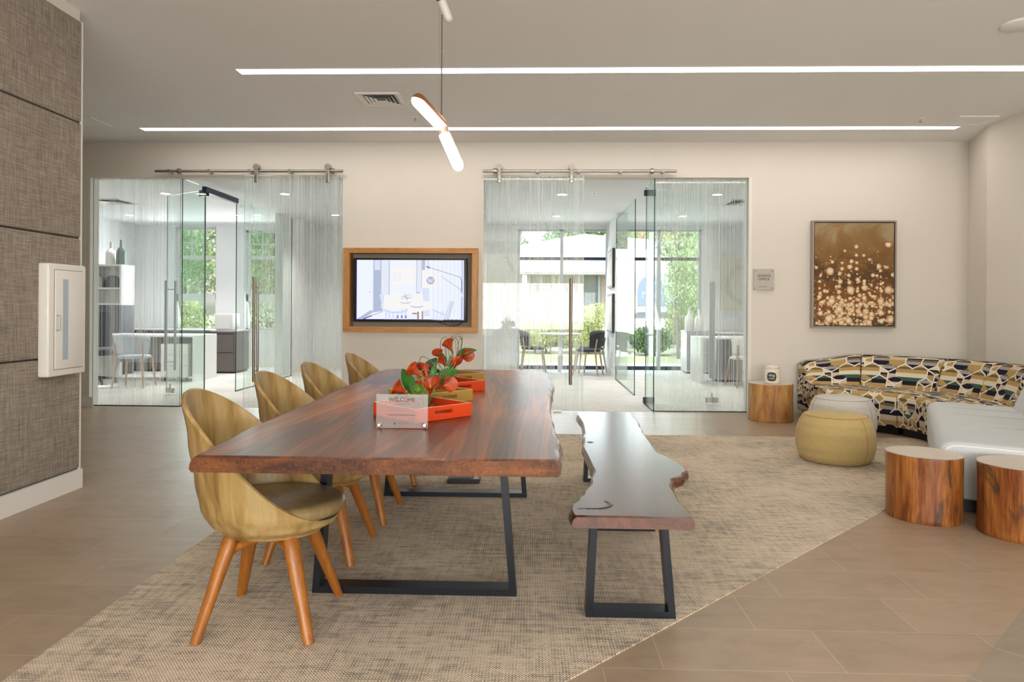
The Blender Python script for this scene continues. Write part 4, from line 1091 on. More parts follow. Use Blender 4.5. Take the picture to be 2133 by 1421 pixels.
back_sec = roundpoly([(RI + .60, .075, .01), (RI + .555, .40, .03), (RI + .69, .715, .075), (RO, .715, .05), (RO + .005, .075, .01)], 0)
base_sec = roundpoly([(RI + .06, 0, 0), (RI + .06, .08, 0), (RO - .05, .08, 0), (RO - .05, 0, 0)], 0)
def curved(a0, a1, lab, seams):
    o = (SCN[0] + 1.1 * math.cos(math.radians((a0 + a1) / 2)), SCN[1] + 1.1 * math.sin(math.radians((a0 + a1) / 2)))
    e = empty('curved_sofa', (o[0], o[1], CZ if a1 < 0 else 0.), 0, lab, 'sofa', 'patterned curved sofa sections'); A0, A1 = math.radians(a0), math.radians(a1)
    sweep(seat_sec, arc(SCN, A0, A1, .95, o), endr=.02).build('seat', HEX, e, True)
    edges = [a0] + seams + [a1]
    for p, q in zip(edges, edges[1:]):
        sweep(back_sec, arc(SCN, math.radians(p - .15), math.radians(q + .15), 1.3, o), [(0, .62), (.06, .74), (.6, 1.)] if p == 86 else None, endr=.02).build('backrest', HEX, e, True)
    sweep(base_sec, arc(SCN, A0 - .03, A1 + .03, 1., o), endr=.001).build('plinth', BLACKP, e)
curved(86, 27, 'curved sofa section in hexagon-patterned stripe fabric beside the stump with the jar', [61])
curved(26.4, -27.5, 'curved sofa section in hexagon-patterned stripe fabric next to the pale sofa', [4])
# straight pale sofa
dv = Vector((.47, .883)).normalized(); ev = Vector((dv.y, -dv.x)); near = Vector((2.455, 4.19)); LEN = 2.13
o = near + ev * .45 + dv * LEN / 2
ws = empty('straight_sofa', (o.x, o.y, CZ), 0, 'pale grey ribbed straight sofa at the right edge', 'sofa')
def straight(s0, s1, extra=()):
    out = []; ss = [s0, s0 + .003, s0 + .01, s0 + .02, s0 + .035, s0 + .05] + [s0 + .05 + (s1 - s0 - .1) * k / 10 for k in range(1, 10)] + [s1 - .05, s1 - .035, s1 - .02, s1 - .01, s1 - .003, s1]
    for s in ss: p = near + dv * s - Vector((o.x, o.y)); out.append((p, ev, s))
    return out
sseat = roundpoly([(.0, .07, .01), (-.01, .415, .10), (.66, .405, .02), (.66, .07, .01)], 0)
sback = roundpoly([(.66, .07, .01), (.60, .40, .03), (.74, .745, .09), (.93, .745, .08), (.95, .07, .01)], 0)
sweep(sseat, straight(0, LEN), endr=.045).build('seat', RIB, ws, True)
sweep(sback, straight(0, LEN * .5), endr=.05).build('backrest', RIB, ws, True); sweep(sback, straight(LEN * .5, LEN), endr=.05).build('backrest', RIB, ws, True)
sweep(roundpoly([(.07, 0, 0), (.07, .08, 0), (.9, .08, 0), (.9, 0, 0)], 0), straight(.05, LEN - .05), endr=.001).build('plinth', BLACKP, ws)
SEAM = plain('sofa_seam', (.50, .52, .52), .9)
for s in (.75, 1.32, 1.72):
    p0 = near + dv * s - Vector((o.x, o.y)); m = MB(); m.tube([(p0.x + ev.x * d, p0.y + ev.y * d, z) for d, z in ((-.002, .30), (.0, .36), (.03, .396), (.08, .411), (.2, .4135), (.4, .411), (.6, .408))], .0028, 6); m.build('seam', SEAM, ws)

# ------------------------------------------------------------------ poufs
def pouf(x, y, z, r, h, mat, pm, lab, a0):
    e = empty('pouf', (x, y, z), 0, lab, 'pouf'); tab = [(0, .80), (.05, .885), (.15, .95), (.35, 1.), (.6, .985), (.8, .92), (.92, .84), (.97, .78), (1., .66)]
    prof = [(.0, 0), (.74 * r, 0)] + [(interp(tab, t) * r, t * h) for t in [k / 30 for k in range(31)]] + [(.45 * r, h * 1.012), (.2 * r, h * 1.018), (0, h * 1.02)]
    MB().lathe(prof, 64, cap=False).build('body', mat, e, True)
    m = MB(); m.tube([(.80 * r * 1.0 * math.cos(a), .80 * r * math.sin(a), h * .962) for a in [2 * PI * k / 64 for k in range(64)]], .0028, 8, closed=True); m.build('top_piping', pm, e, True)
    for a in a0:
        m = MB(); pts = [((interp(tab, t) * r + .0006) * math.cos(a), (interp(tab, t) * r + .0006) * math.sin(a), t * h) for t in [k / 24 * .96 for k in range(25)]]; m.tube(pts, .0026, 8); m.build('side_piping', pm, e, True)
pouf(2.425, 5.53, CZ, .295, .375, MUST, PIPE, 'round mustard yellow pouf with orange piping', (-1.12, -1.12 + 2.1, -1.12 - 2.1))
pouf(2.94, 6.56, 0.0, .300, .385, GREYW, PIPEG, 'round oatmeal grey pouf behind the mustard one', (-1.0, 1.1, 3.2))

# ------------------------------------------------------------------ stumps
def stump(x, y, z, r, h, mat, lab, seed, sx=1., sy=1., rz=0, topm=LOGTOP):
    e = empty('stump_table', (x, y, z), rz, lab, 'side table', 'tree stump side tables'); rnd = random.Random(seed); ph = [rnd.uniform(0, 6) for _ in range(8)]
    def fn(a, zz):
        t = zz / h
        return 1 + .018 * math.sin(2 * a + ph[0]) + .012 * math.sin(3 * a + ph[1] + t) + .006 * math.sin(7 * a + ph[2] + t * 2) + .004 * math.sin(15 * a + ph[3]) + .012 * math.sin(t * 3 + ph[4]) * math.cos(a + ph[5])
    prof = [(.0, 0), (r * .985, 0), (r, .006)] + [(r * (1 - .012 * math.sin(PI * k / 20)), .006 + (h - .014) * k / 20) for k in range(1, 21)]
    prof += [(r * .997, h - .004), (r * .99, h - .0015)]
    MB().lathe(prof, 72, sx=sx, sy=sy, cap=True, fn=fn).build('trunk', mat, e, True)
    MB().lathe([(.0, h), (r * .99, h)], 72, sx=sx, sy=sy, cap=False, fn=lambda a, zz: fn(a, h)).build('top', topm, e)
stump(2.615, 7.55, 0, .237, .402, LOGP, 'pale tree stump table holding the cookie jar beside the patterned sofa', 2)
stump(2.292, 4.06, 0, .196, .372, LOG, 'dark reddish tree stump table in front of the pale sofa, left one', 5)
stump(2.655, 3.765, 0, .215, .380, LOG, 'dark reddish tree stump table at the right edge of the picture', 9, rz=1.4)
# jar
CER = plain('cream_ceramic', (.80, .74, .62), .25); CHALK = plain('chalk_label', (.035, .04, .045), .6)
j = empty('cookie_jar', (2.612, 7.50, .403), 0, 'cream ceramic jar with black label on the stump table', 'jar')
prof = [(.0, 0), (.07, 0), (.078, .006), (.08, .02), (.08, .135), (.076, .15), (.066, .158), (.066, .164), (0, .164)]
MB().lathe(prof, 40, cap=False).build('body', CER, j, True)
MB().lathe([(.0, .164), (.073, .164), (.075, .170), (.074, .184), (.06, .192), (.03, .196), (.012, .197), (.016, .206), (.012, .213), (0, .214)], 40, cap=False).build('lid', CER, j, True)
m = MB(); vs = []; fs = []; n = 20
for i in range(n + 1):
    a = math.radians(-150 + 72 * i / n); s = max(0, 1 - abs(2 * i / n - 1) ** 3.5) ** .5
    for z in (.078 - .048 * s, .078 + .048 * s): vs.append((.0808 * math.cos(a), .0808 * math.sin(a), z))
for i in range(n): fs.append((2 * i, 2 * i + 2, 2 * i + 3, 2 * i + 1))
m.add(vs, fs); m.build('label_patch', CHALK, j, True, fix=False)
text('label_lettering', 'dog', .042, WHITE, j, (.083 * math.cos(math.radians(-114)), .083 * math.sin(math.radians(-114)), .095), (PI / 2, 0, math.radians(-24)), .0003)
text('label_lettering', 'treats', .024, WHITE, j, (.083 * math.cos(math.radians(-114)), .083 * math.sin(math.radians(-114)), .06), (PI / 2, 0, math.radians(-24)), .0003)

# ------------------------------------------------------------------ left office furniture
TAUPE = plain('taupe_laminate', (.17, .145, .13), .5, grain=.1, gscale=60); GREYTOP = plain('grey_worktop', (.42, .41, .44), .35)
e = empty('lateral_file', (-5.56, 12.43, 0), 0, 'taupe two-drawer file cabinet under the printer', 'cabinet')
MB().box((-.22, -.30, .03), (.22, .30, .745)).build('body', TAUPE, e); MB().box((-.20, -.26, 0), (.20, .28, .03)).build('plinth', BLACKP, e)
for z0, z1 in ((.045, .37), (.38, .70)):
    d = MB().rbox((-.215, -.318, z0), (.195, -.30, z1), .003, 2).build('drawer', TAUPE, e)
    MB().box((-.19, -.321, z1 + .001), (.17, -.318, z1 + .008)).build('handle', BLACKP, d)
MB().rbox((-.225, -.33, .747), (.24, .31, .775), .003, 2).build('top', GREYTOP, e)
e = empty('credenza', (-6.7, 12.6, 0), 0, 'long low taupe credenza with grey top under the left office window', 'cabinet')
MB().box((-.9, -.2, .03), (.9, .3, .745)).build('body', TAUPE, e); MB().box((-.88, -.17, 0), (.88, .28, .03)).build('plinth', BLACKP, e); MB().rbox((-.9, -.23, .747), (.91, .31, .775), .003, 2).build('top', GREYTOP, e)
for x in (-.9, -.3, .3): MB().rbox((x + .01, -.215, .05), (x + .59, -.2, .735), .003, 2).build('door', TAUPE, e)
PRW = plain('printer_body', (.74, .74, .74), .4)
e = empty('printer', (-5.62, 12.45, .776), 0, 'white box-shaped printer on the taupe file cabinet', 'printer')
MB().rbox((-.16, -.16, 0), (.16, .16, .30), .02, 3).build('body', PRW, e, True); MB().rbox((-.14, -.166, .03), (.10, -.158, .26), .004, 2).build('front_panel', WHITE, e)
e = empty('desk_ornament', (-5.39, 12.35, .776), 0, 'small white ornament beside the printer', 'ornament')
m = MB(); m.lathe([(.0, 0), (.03, 0), (.018, .02), (.028, .05), (.02, .08), (.012, .085), (.02, .11), (0, .13)], 20, cap=False); e2 = m.build('figure', WHITE, e, True)
e = empty('office_desk', (-6.2, 11.1, 0), 0, 'white slab desk in the left office', 'desk')
MB().rbox((-.85, -.38, .71), (.83, .38, .74), .003, 2).build('top', WHITE, e); MB().rbox((.79, -.38, 0), (.83, .38, .71), .003, 2).build('side_panel', WHITE, e); MB().rbox((-.85, -.38, 0), (-.81, .38, .71), .003, 2).build('side_panel', WHITE, e)
MB().box((-.81, .30, .25), (.79, .32, .71)).build('modesty_panel', GREYTOP, e)
def pedestal(x, y, lab):
    e = empty('mobile_pedestal', (x, y, 0), 0, lab, 'drawer unit'); MB().rbox((-.22, -.26, .07), (.22, .26, .60), .006, 2).build('body', WHITE, e)
    for z0, z1 in ((.08, .25), (.26, .42), (.43, .59)): MB().rbox((-.21, -.272, z0), (.21, -.26, z1), .002, 1).build('drawer', WHITE, e)
    for sx in (-1, 1):
        for sy in (-1, 1): m = MB(); m.tube([(sx * .17 - .012, sy * .2, .032), (sx * .17 + .012, sy * .2, .032)], .03, 16); m.tube([(sx * .17, sy * .2, .03), (sx * .17, sy * .2, .072)], .008, 8); m.build('caster', BLACKP, e, True)
pedestal(-5.70, 10.98, 'white mobile pedestal on casters under the left office desk')
def sidechair(name, x, y, rz, lab, shellm, legm, grp=None):
    e = empty(name, (x, y, 0), rz, lab, 'chair', grp)
    # local +Y faces forward
    m = MB(); N = 18; M = 7; vs = []; fs = []
    for i in range(N + 1):
        a = math.radians(200 + 140 * i / N)
        for k in range(M + 1):
            t = k / M; zz = .50 + .29 * t; r = .235 + .03 * t; vs.append((r * math.cos(a), r * math.sin(a) * .95, zz - .05 * (abs(i / N - .5) * 2) ** 2 * t))
    for i in range(N):
        for k in range(M): fs.append((i * (M + 1) + k, (i + 1) * (M + 1) + k, (i + 1) * (M + 1) + k + 1, i * (M + 1) + k + 1))
    m.add(vs, fs); ob = m.build('backrest', shellm, e, True); md = ob.modifiers.new('thick', 'SOLIDIFY'); md.thickness = .03; md.offset = 0
    m = MB(); m.lathe([(.0, .425), (.20, .425), (.225, .44), (.225, .462), (.2, .475), (0, .48)], 32, cap=False, sy=1.0); m.build('seat', shellm, e, True)
    for sx in (-1, 1):
        for sy in (-1, 1): m = MB(); m.tube([(sx * .17, sy * .17, .44), (sx * .22, sy * .23, 0)], [.017, .012], 10); m.build('leg', legm, e, True)
        m = MB(); m.tube([(sx * .19, -.17, .42), (sx * .20, -.21, .66)], .014, 8); m.build('back_post', legm, e, True)
    return e
BLUEW = plain('pale_blue_shell', (.50, .56, .62), .5)
sidechair('visitor_chair', -5.92, 10.0, .15, 'pale visitor chair with wooden legs in front of the left office desk', BLUEW, PALEWOOD)
def taskchair(x, y, rz, lab):
    e = empty('task_chair', (x, y, 0), rz, lab, 'office chair')
    MB().rbox((-.24, -.24, .44), (.24, .24, .52), .03, 3).build('seat', CHARC, e, True); MB().rbox((-.22, -.28, .58), (.22, -.22, 1.12), .025, 3).build('backrest', CHARC, e, True)
    m = MB(); m.tube([(0, 0, .07), (0, 0, .44)], .028, 14); m.tube([(0, -.1, .45), (0, -.27, .47), (0, -.28, .7)], .018, 10); m.build('column', BLACKP, e, True)
    for k in range(5):
        a = 2 * PI * k / 5; m = MB(); m.tube([(0, 0, .10), (.28 * math.cos(a), .28 * math.sin(a), .07)], [.024, .014], 8); m.build('foot', BLACKP, e, True)
        m = MB(); m.tube([(.28 * math.cos(a) - .012, .28 * math.sin(a), .028), (.28 * math.cos(a) + .012, .28 * math.sin(a), .028)], .028, 12); m.build('caster', BLACKP, e, True)
taskchair(-6.75, 10.35, .6, 'dark office chair on casters at the left side of the left office')
SHELFD = plain('slate_laminate', (.10, .105, .12), .5)
e = empty('shelf_unit', (-7.5, 11.9, 0), 0, 'tall dark shelf unit with white top section in the left office', 'shelf')
MB().box((-.45, -.2, 0), (.33, .2, 1.22)).build('lower_cabinet', SHELFD, e)
m = MB(); m.box((-.45, -.2, 1.22), (.33, .2, 1.25)); m.box((-.45, .17, 1.25), (.33, .2, 1.93)); m.box((-.45, -.2, 1.90), (.33, .17, 1.93)); m.box((-.45, -.2, 1.25), (-.42, .17, 1.90)); m.box((.30, -.2, 1.25), (.33, .17, 1.9)); m.box((-.42, -.2, 1.50), (.30, .17, 1.525)); m.build('upper_shelf', WHITE, e)
def bottle(x, y, z, h, r, mat, lab, name='bottle', grp=None):
    prof = [(.0, 0), (r * .95, 0), (r, .01), (r, h * .48), (r * .8, h * .6), (r * .3, h * .72), (r * .24, h * .97), (r * .3, h), (0, h)]
    o = MB().lathe(prof, 28, cap=False).build(name, mat, None, True, (x, y, z)); tag(o, lab, 'bottle', grp)
BOTG = plain('green_bottle_glass', (.07, .13, .11), .15)
bottle(-7.45, 11.85, 1.931, .40, .085, WHITE, 'white ceramic bottle on top of the left office shelf'); bottle(-7.27, 11.85, 1.931, .44, .075, BOTG, 'dark green glass bottle on top of the left office shelf')
for i, (x, w, h) in enumerate(((-7.72, .16, .30), (-7.38, .13, .26))):
    m = MB(); pts = [(-w, 0), (w, 0)] + [(w * math.cos(a), h * .35 + w * math.sin(a) * .95) for a in [PI * k / 12 for k in range(13)]]; m.prism(pts, -.03, .03)
    o = m.build('arched_ornament', CHARC if i else GREYTOP, None, True, (x, 11.80, 1.5255)); tag(o, 'arched %s ornament inside the left office shelf' % ('dark' if i else 'grey'), 'ornament')

# ------------------------------------------------------------------ middle lounge
e = empty('round_table', (.52, 12.95, 0), 0, 'small round white table behind the right sliding door', 'table')
MB().lathe([(.0, .715), (.40, .715), (.405, .725), (.40, .735), (0, .735)], 48, cap=False).build('tabletop', WHITE, e, True); MB().tube([(0, 0, .02), (0, 0, .715)], [.035, .025], 20).build('column', WHITE, e, True)
MB().lathe([(.0, 0), (.26, 0), (.26, .008), (.06, .022), (0, .025)], 40, cap=False).build('foot', WHITE, e, True)
sidechair('tub_chair', 1.02, 12.45, 1.25, 'charcoal tub chair in front of the round white table', CHARC, PALEWOOD)
sidechair('tub_chair', 1.12, 13.05, 1.9, 'charcoal tub chair beside the window right of the round table', CHARC, PALEWOOD)
sidechair('tub_chair', .02, 13.0, -1.5, 'charcoal tub chair left of the round table behind striped glass', CHARC, PALEWOOD)
DKF = plain('dark_frame', (.05, .04, .04), .5); PRNT = plain('pale_print', (.55, .52, .48), .7, grain=.5, gscale=9)
for z, lab in ((1.58, 'upper dark framed picture on the narrow wall beside the glass partition'), (.78, 'lower dark framed picture on the narrow wall beside the glass partition')):
    e = empty('wall_picture', (1.44, 12.4, z), 0, lab, 'picture', 'two framed pictures on the narrow wall')
    MB().rbox((-.045, -.42, 0), (-.001, .42, .69), .003, 1).build('frame', DKF, e); MB().box((-.048, -.38, .04), (-.044, .38, .65)).build('print', PRNT, e)
e = empty('socket', (1.44, 12.45, .33), 0, 'white wall socket below the two small pictures', 'socket'); MB().rbox((-.008, -.04, 0), (-.0005, .04, .12), .002, 1).build('plate', WHITE, e); MB().box((-.010, -.015, .02), (-.007, .015, .10)).build('outlet', GREYTOP, e)

# ------------------------------------------------------------------ right office furniture
e = empty('low_cabinet', (3.14, 13.1, 0), 0, 'pale low cabinet with two white bottles in the right office', 'cabinet')
MB().box((-.25, -.24, .03), (.25, .24, .77)).build('body', WHITE, e); MB().box((-.22, -.2, 0), (.22, .2, .03)).build('plinth', BLACKP, e); MB().rbox((-.26, -.25, .771), (.26, .25, .80), .003, 1).build('top', GREYTOP, e)
for z in (.05, .41): MB().rbox((-.24, -.252, z), (.24, -.24, z + .34), .002, 1).build('drawer', GREYTOP, e)
bottle(2.98, 13.05, .801, .44, .085, WHITE, 'white bottle on the pale cabinet in the right office, left one'); bottle(3.17, 13.08, .801, .41, .08, WHITE, 'white bottle on the pale cabinet in the right office, right one')
e = empty('office_desk', (3.62, 11.45, 0), 0, 'white slab desk in the right office', 'desk')
MB().rbox((-.9, -.37, .72), (.9, .37, .75), .003, 1).build('top', WHITE, e)
for x in (-.9, .86): MB().rbox((x, -.37, 0), (x + .04, .37, .72), .003, 1).build('side_panel', WHITE, e)
MB().box((-.55, .0, .03), (-.12, .36, .72)).build('drawer_block', GREYTOP, e)
e = empty('credenza', (4.3, 13.15, 0), 0, 'long low grey credenza against the right office window wall', 'cabinet')
MB().box((-.85, -.22, 0), (.78, .28, .74)).build('body', GREYTOP, e); MB().rbox((-.86, -.24, .741), (.79, .3, .77), .003, 1).build('top', WHITE, e)
for x in (-.84, -.3, .24): MB().rbox((x, -.235, .04), (x + .52, -.22, .72), .003, 1).build('door', WHITE, e)
sidechair('visitor_chair', 3.32, 10.75, 0.1, 'pale visitor chair with wooden legs in front of the right office desk', WHITE, PALEWOOD)
e = empty('storage_box', (3.72, 10.98, 0), 0, 'lavender storage box under the right office desk', 'box')
LAV = plain('lavender_card', (.22, .20, .45), .7)
MB().rbox((-.17, -.12, 0), (.17, .12, .27), .004, 1).build('body', LAV, e); MB().rbox((-.18, -.13, .271), (.18, .13, .31), .004, 1).build('lid', LAV, e)
e = empty('desk_monitor', (4.02, 11.45, .751), 0, 'dark monitor on the right office desk', 'monitor')
MB().rbox((-.09, -.02, .10), (.12, .015, .44), .004, 1).build('screen', SHELFD, e); m = MB(); m.rbox((-.1, -.08, 0), (.1, .08, .012), .003, 1); m.box((-.02, .0, .01), (.02, .03, .15)); m.build('stand', GREYALU, e)
def printmat():
    g = NT('ring_drawing'); v = g.coord(); x, y, z = g.sep(v)
    r = g.math('SQRT', g.math('ADD', g.math('MULTIPLY', x, x), g.math('MULTIPLY', g.math('SUBTRACT', z, .55), g.math('SUBTRACT', z, .55))))
    d = g.math('ABSOLUTE', g.math('SUBTRACT', r, .36)); n = g.noise(v, 45, 3, .7)
    f = g.math('MULTIPLY', g.math('LESS_THAN', d, .05), g.math('GREATER_THAN', n, .52))
    return g.done(g.bsdf(g.mix(f, (.74, .72, .60, 1), (.48, .48, .38, 1)), .7))
e = empty('framed_print', (4.18, BY, 1.14), 0, 'large pale framed ring drawing on the right office wall', 'picture')
m = MB(); m.box((-.57, -.04, 0), (-.53, -.001, 1.12)); m.box((.53, -.04, 0), (.57, -.001, 1.12)); m.box((-.53, -.04, 0), (.53, -.001, .04)); m.box((-.53, -.04, 1.08), (.53, -.001, 1.12)); m.build('frame', WHITE, e)
MB().box((-.53, -.02, .04), (.53, -.001, 1.08)).build('print', printmat(), e)

# ------------------------------------------------------------------ outdoors
GZ = -.15
GRASS = plain('lawn', (.36, .38, .22), .95, grain=.35, gscale=2.5); PAVE = plain('concrete_path', (.50, .48, .44), .9, grain=.1, gscale=4); ASPH = plain('asphalt', (.22, .22, .22), .95, grain=.15, gscale=8)
tag(MB().box((-50, 13.8, GZ - .1), (60, 120, GZ)).build('lawn', GRASS), kind='structure')
tag(MB().box((-50, 15.6, GZ), (60, 17.0, GZ + .015)).build('garden_path', PAVE), 'pale concrete path crossing the lawn outside the windows', 'path')
tag(MB().box((-4.6, 23.9, GZ), (60, 30.5, GZ + .02)).build('parking_lot', ASPH), 'grey asphalt parking lot behind the hedge', 'parking lot')
def leaves(m, cen, rad, n, size, rnd, shell=.55, flat=1.):
    n = int(n * 2.7); size *= .56
    for _ in range(n):
        while True:
            p = Vector((rnd.uniform(-1, 1), rnd.uniform(-1, 1), rnd.uniform(-1, 1))); l = p.length
            if l <= 1 and l >= shell * rnd.random() ** .3: break
        c = Vector(cen) + Vector((p.x * rad[0], p.y * rad[1], p.z * rad[2])); q = Euler((rnd.uniform(0, 6), rnd.uniform(0, 6), rnd.uniform(0, 6))).to_matrix(); s = size * rnd.uniform(.6, 1.3)
        a, b = q @ Vector((s, 0, 0)), q @ Vector((0, s * .55, 0)); m.add([c - a, c - b, c + a, c + b], [(0, 1, 2, 3)])
def leafm(n, c):
    g = NT(n); k = g.noise(g.coord(), 1.8, 3); col = g.ramp(k, [(.35, tuple(x * .6 for x in c)), (.6, c), (.8, tuple(min(1, x * 1.4) for x in c))])
    d = g.n('ShaderNodeBsdfDiffuse'); g.put(d.inputs[0], col); t = g.n('ShaderNodeBsdfTranslucent'); g.put(t.inputs[0], col); mx = g.n('ShaderNodeMixShader'); mx.inputs[0].default_value = .4
    g.put(mx.inputs[1], d.outputs[0]); g.put(mx.inputs[2], t.outputs[0]); return g.done(mx.outputs[0])
LF = [leafm('leaf_bright', (.50, .66, .32)), leafm('leaf_mid', (.38, .53, .28)), leafm('leaf_dark', (.20, .32, .15)), leafm('leaf_yellow', (.62, .68, .33)), leafm('leaf_pale', (.60, .66, .48))]
BARK = plain('bark', (.14, .11, .09), .9, grain=.3, gscale=10)
def tree(x, y, h, r, mt, lab, seed, n=2600, size=.13, trunk=.12, low=.3, blobs=7, grp='trees outside the office windows'):
    rnd = random.Random(seed); e = empty('tree', (x, y, GZ), 0, lab, 'tree', grp); m = MB()
    for b in range(blobs):
        a = rnd.uniform(0, 2 * PI); rr = r * .55 * rnd.random() ** .5; zc = h * (low + (1 - low) * (b + .5) / blobs); tr = r * (.75 - .35 * abs(b / blobs - .4))
        leaves(m, (rr * math.cos(a), rr * math.sin(a), zc), (tr, tr, h * (1 - low) * .22), n // blobs, size, rnd)
    m.build('foliage', mt, e, fix=False)
    m = MB(); m.tube(spline([(0, 0, 0), (rnd.uniform(-.1, .1), 0, h * .4), (rnd.uniform(-.15, .15), 0, h * .85)], 5), [trunk * (1 - .06 * k) for k in range(11)], 10)
    for k in range(5):
        a = rnd.uniform(0, 6); z0 = h * rnd.uniform(.35, .6); m.tube([(0, 0, z0), (r * .6 * math.cos(a), r * .6 * math.sin(a), z0 + h * .25)], [trunk * .4, trunk * .12], 7)
    m.build('trunk', BARK, e, True)
# trees seen through the left windows
tree(-12.1, 21.2, 6.5, 1.9, LF[0], 'bright green tree behind the left sash window of the left office', 11, 5200, .13)
tree(-7.7, 21.2, 6.8, 1.7, LF[1], 'mid green tree behind the pillar of the left office', 12, 5200, .13)
tree(-16.0, 31.0, 9.0, 2.9, LF[4], 'pale green tree far behind the left sash window', 13, 5200, .2)
tree(-10.0, 29.0, 9.5, 2.6, LF[0], 'large light green tree far behind the two sash windows', 14, 5200, .2)
tree(-17.0, 24.0, 7.5, 2.3, LF[2], 'dark green tree at the far left outside', 15, 3600, .16)
tree(-13.4, 38.5, 11.0, 2.6, LF[0], 'tall light green tree in the gap between the two sash windows', 16, 5200, .17)
def shrub(name, x, y, rx, ry, h, mt, lab, seed, n, size=.07, grp=None, cat='shrub'):
    rnd = random.Random(seed); e = empty(name, (x, y, GZ), 0, lab, cat, grp); m = MB()
    for k in range(max(3, int(rx / ry * 2))):
        xx = -rx + 2 * rx * (k + .5) / max(3, int(rx / ry * 2)); leaves(m, (xx, 0, h * .55), (ry * 1.15, ry, h * .47 * rnd.uniform(.9, 1.05)), n // max(3, int(rx / ry * 2)), size, rnd, .7)
    m.build('foliage', mt, e, fix=False)
    m = MB()
    for k in range(6): xx = rnd.uniform(-rx * .8, rx * .8); m.tube([(xx, 0, 0), (xx * 1.05, rnd.uniform(-.1, .1), h * .7)], [.03, .015], 6)
    m.build('stem', BARK, e)
shrub('shrub', -10.4, 18.2, 1.05, .8, 1.7, LF[3], 'light green shrub below the left sash window outside', 21, 3600, .08, 'shrubs outside the left office'); shrub('shrub', -7.2, 18.6, 1.05, .8, 1.6, LF[4], 'pale shrub below the right sash window outside', 22, 3600, .08, 'shrubs outside the left office')
shrub('hedge', 1.15, 20.6, 1.45, .85, 1.50, LF[3], 'rounded clipped yellow-green hedge outside behind the round table', 23, 9500, .055, None, 'hedge')
shrub('shrub', 3.45, 19.9, .22, .42, .85, LF[2], 'low dark shrub at the foot of the young tree', 24, 2200, .06); shrub('shrub', 5.0, 20.3, .6, .6, 1.75, LF[3], 'bright yellow-green bush right of the young tree', 25, 4200, .08)
tree(4.0, 18.8, 5.6, 1.05, LF[0], 'slim young green tree outside the right office window', 31, 4200, .085, .045, .30, 9)
tree(7.9, 53, 10.5, 1.9, LF[0], 'green tree rising above the white roof edge', 32, 2200, .16)
for i, (x, y, h, r) in enumerate(((-4.0, 60, 12, 4.0), (4.5, 66, 13, 4.0), (-19, 52, 12, 5))): tree(x, y, h, r, LF[4 if i != 1 else 1], ['tall pale tree behind the left end of the white roof', 'wide green tree behind the peak of the white roof', 'tall pale tree in the distance behind the left office'][i], 40 + i, 4500, .35, .25)
# white roofed building
ROOFW = plain('white_metal_roof', (.62, .64, .66), .6); BRICKP = None
def brickm(name, a, b, mo):
    g = NT(name); t = g.n('ShaderNodeTexBrick'); x, y, z = g.sep(g.coord()); g.put(t.inputs['Vector'], g.comb(x, z, 0.)); t.inputs['Scale'].default_value = 1; t.inputs['Brick Width'].default_value = .4; t.inputs['Row Height'].default_value = .14; t.inputs['Mortar Size'].default_value = .012
    t.inputs['Color1'].default_value = (*a, 1); t.inputs['Color2'].default_value = (*b, 1); t.inputs['Mortar'].default_value = (*mo, 1)
    return g.done(g.bsdf(t.outputs['Color'], .9, spec=.1))
BRP = brickm('pale_brick', (.46, .33, .25), (.52, .39, .31), (.5, .45, .4)); BRR = brickm('red_brick', (.50, .19, .14), (.56, .23, .17), (.55, .35, .3)); DKG = plain('dark_window_glass', (.16, .17, .18), .25)
b = empty('building', (2.0, 36, GZ), 0, 'low brick building with white standing-seam metal roof across the lot', 'building')
MB().box((-8.5, 0, 0), (16, 10, 3.2)).build('wall', BRP, b); MB().box((-9, -1.3, 3.12), (17, 11, 3.2)).build('soffit', ROOFW, b)
m = MB(); m.box((-9, -1.35, 3.2), (17, -1.28, 3.8)); 
for k in range(44): m.box((-9 + k * .6, -1.39, 3.2), (-8.96 + k * .6, -1.35, 3.8))
m.build('fascia', ROOFW, b)
m = MB(); ap = (1.1, 5.5, 5.9); c4 = [(-7, -1.3, 3.8), (17, -1.3, 3.8), (17, 12, 3.8), (-7, 12, 3.8)]; m.add(c4 + [ap, (8.5, 5.5, 5.3)], [(0, 1, 5, 4), (1, 2, 5), (2, 3, 4, 5), (3, 0, 4), (0, 3, 2, 1)]); m.build('roof', ROOFW, b)
m = MB(); m.box((-9, -1.3, 3.25), (-7, 11, 3.85)); m.build('flat_roof', ROOFW, b)
for (x0, x1) in ((-6.2, -2.6), (-2.2, -.9), (-.6, 1.5), (5.6, 9.4), (10.4, 13)):
    w = MB().box((x0, -.06, 1.2), (x1, -.0, 3.1)).build('window', DKG, b)
    m = MB()
    for x in (x0, (x0 + x1) / 2, x1): m.box((x - .06, -.1, 1.2), (x + .06, -.06, 3.1))
    m.build('mullion', GREYALU, w)
m = MB()
for x in (-6.5, -2.4, 1.9, 5.2, 9.8): m.box((x - .12, -1.2, 0), (x + .12, -1.0, 3.2))
m.build('porch_post', ROOFW, b)
BLUES = plain('banner_blue', (.22, .28, .42), .6); YEL = plain('banner_yellow', (.75, .62, .2), .6); BWH = plain('banner_white', (.42, .43, .48), .6)
s = empty('banner', (3.95, 23.3, 1.1), 0, 'outdoor banner with a blue arch and white lettering outside the right office', 'sign')
MB().box((-.75, -.02, 0), (1.0, .02, 1.35)).build('panel', BWH, s); MB().box((-.7, -.026, .08), (-.44, -.02, .55)).build('yellow_patch', YEL, s)
m = MB(); pts = [(-.38, .22), (.52, .22), (.52, .75)] + [(.07 + .45 * math.cos(a), .75 + .5 * math.sin(a)) for a in [PI * k / 14 for k in range(1, 14)]] + [(-.38, .75)]; m.prism(pts, -.03, -.02); m.build('blue_arch', BLUES, s)
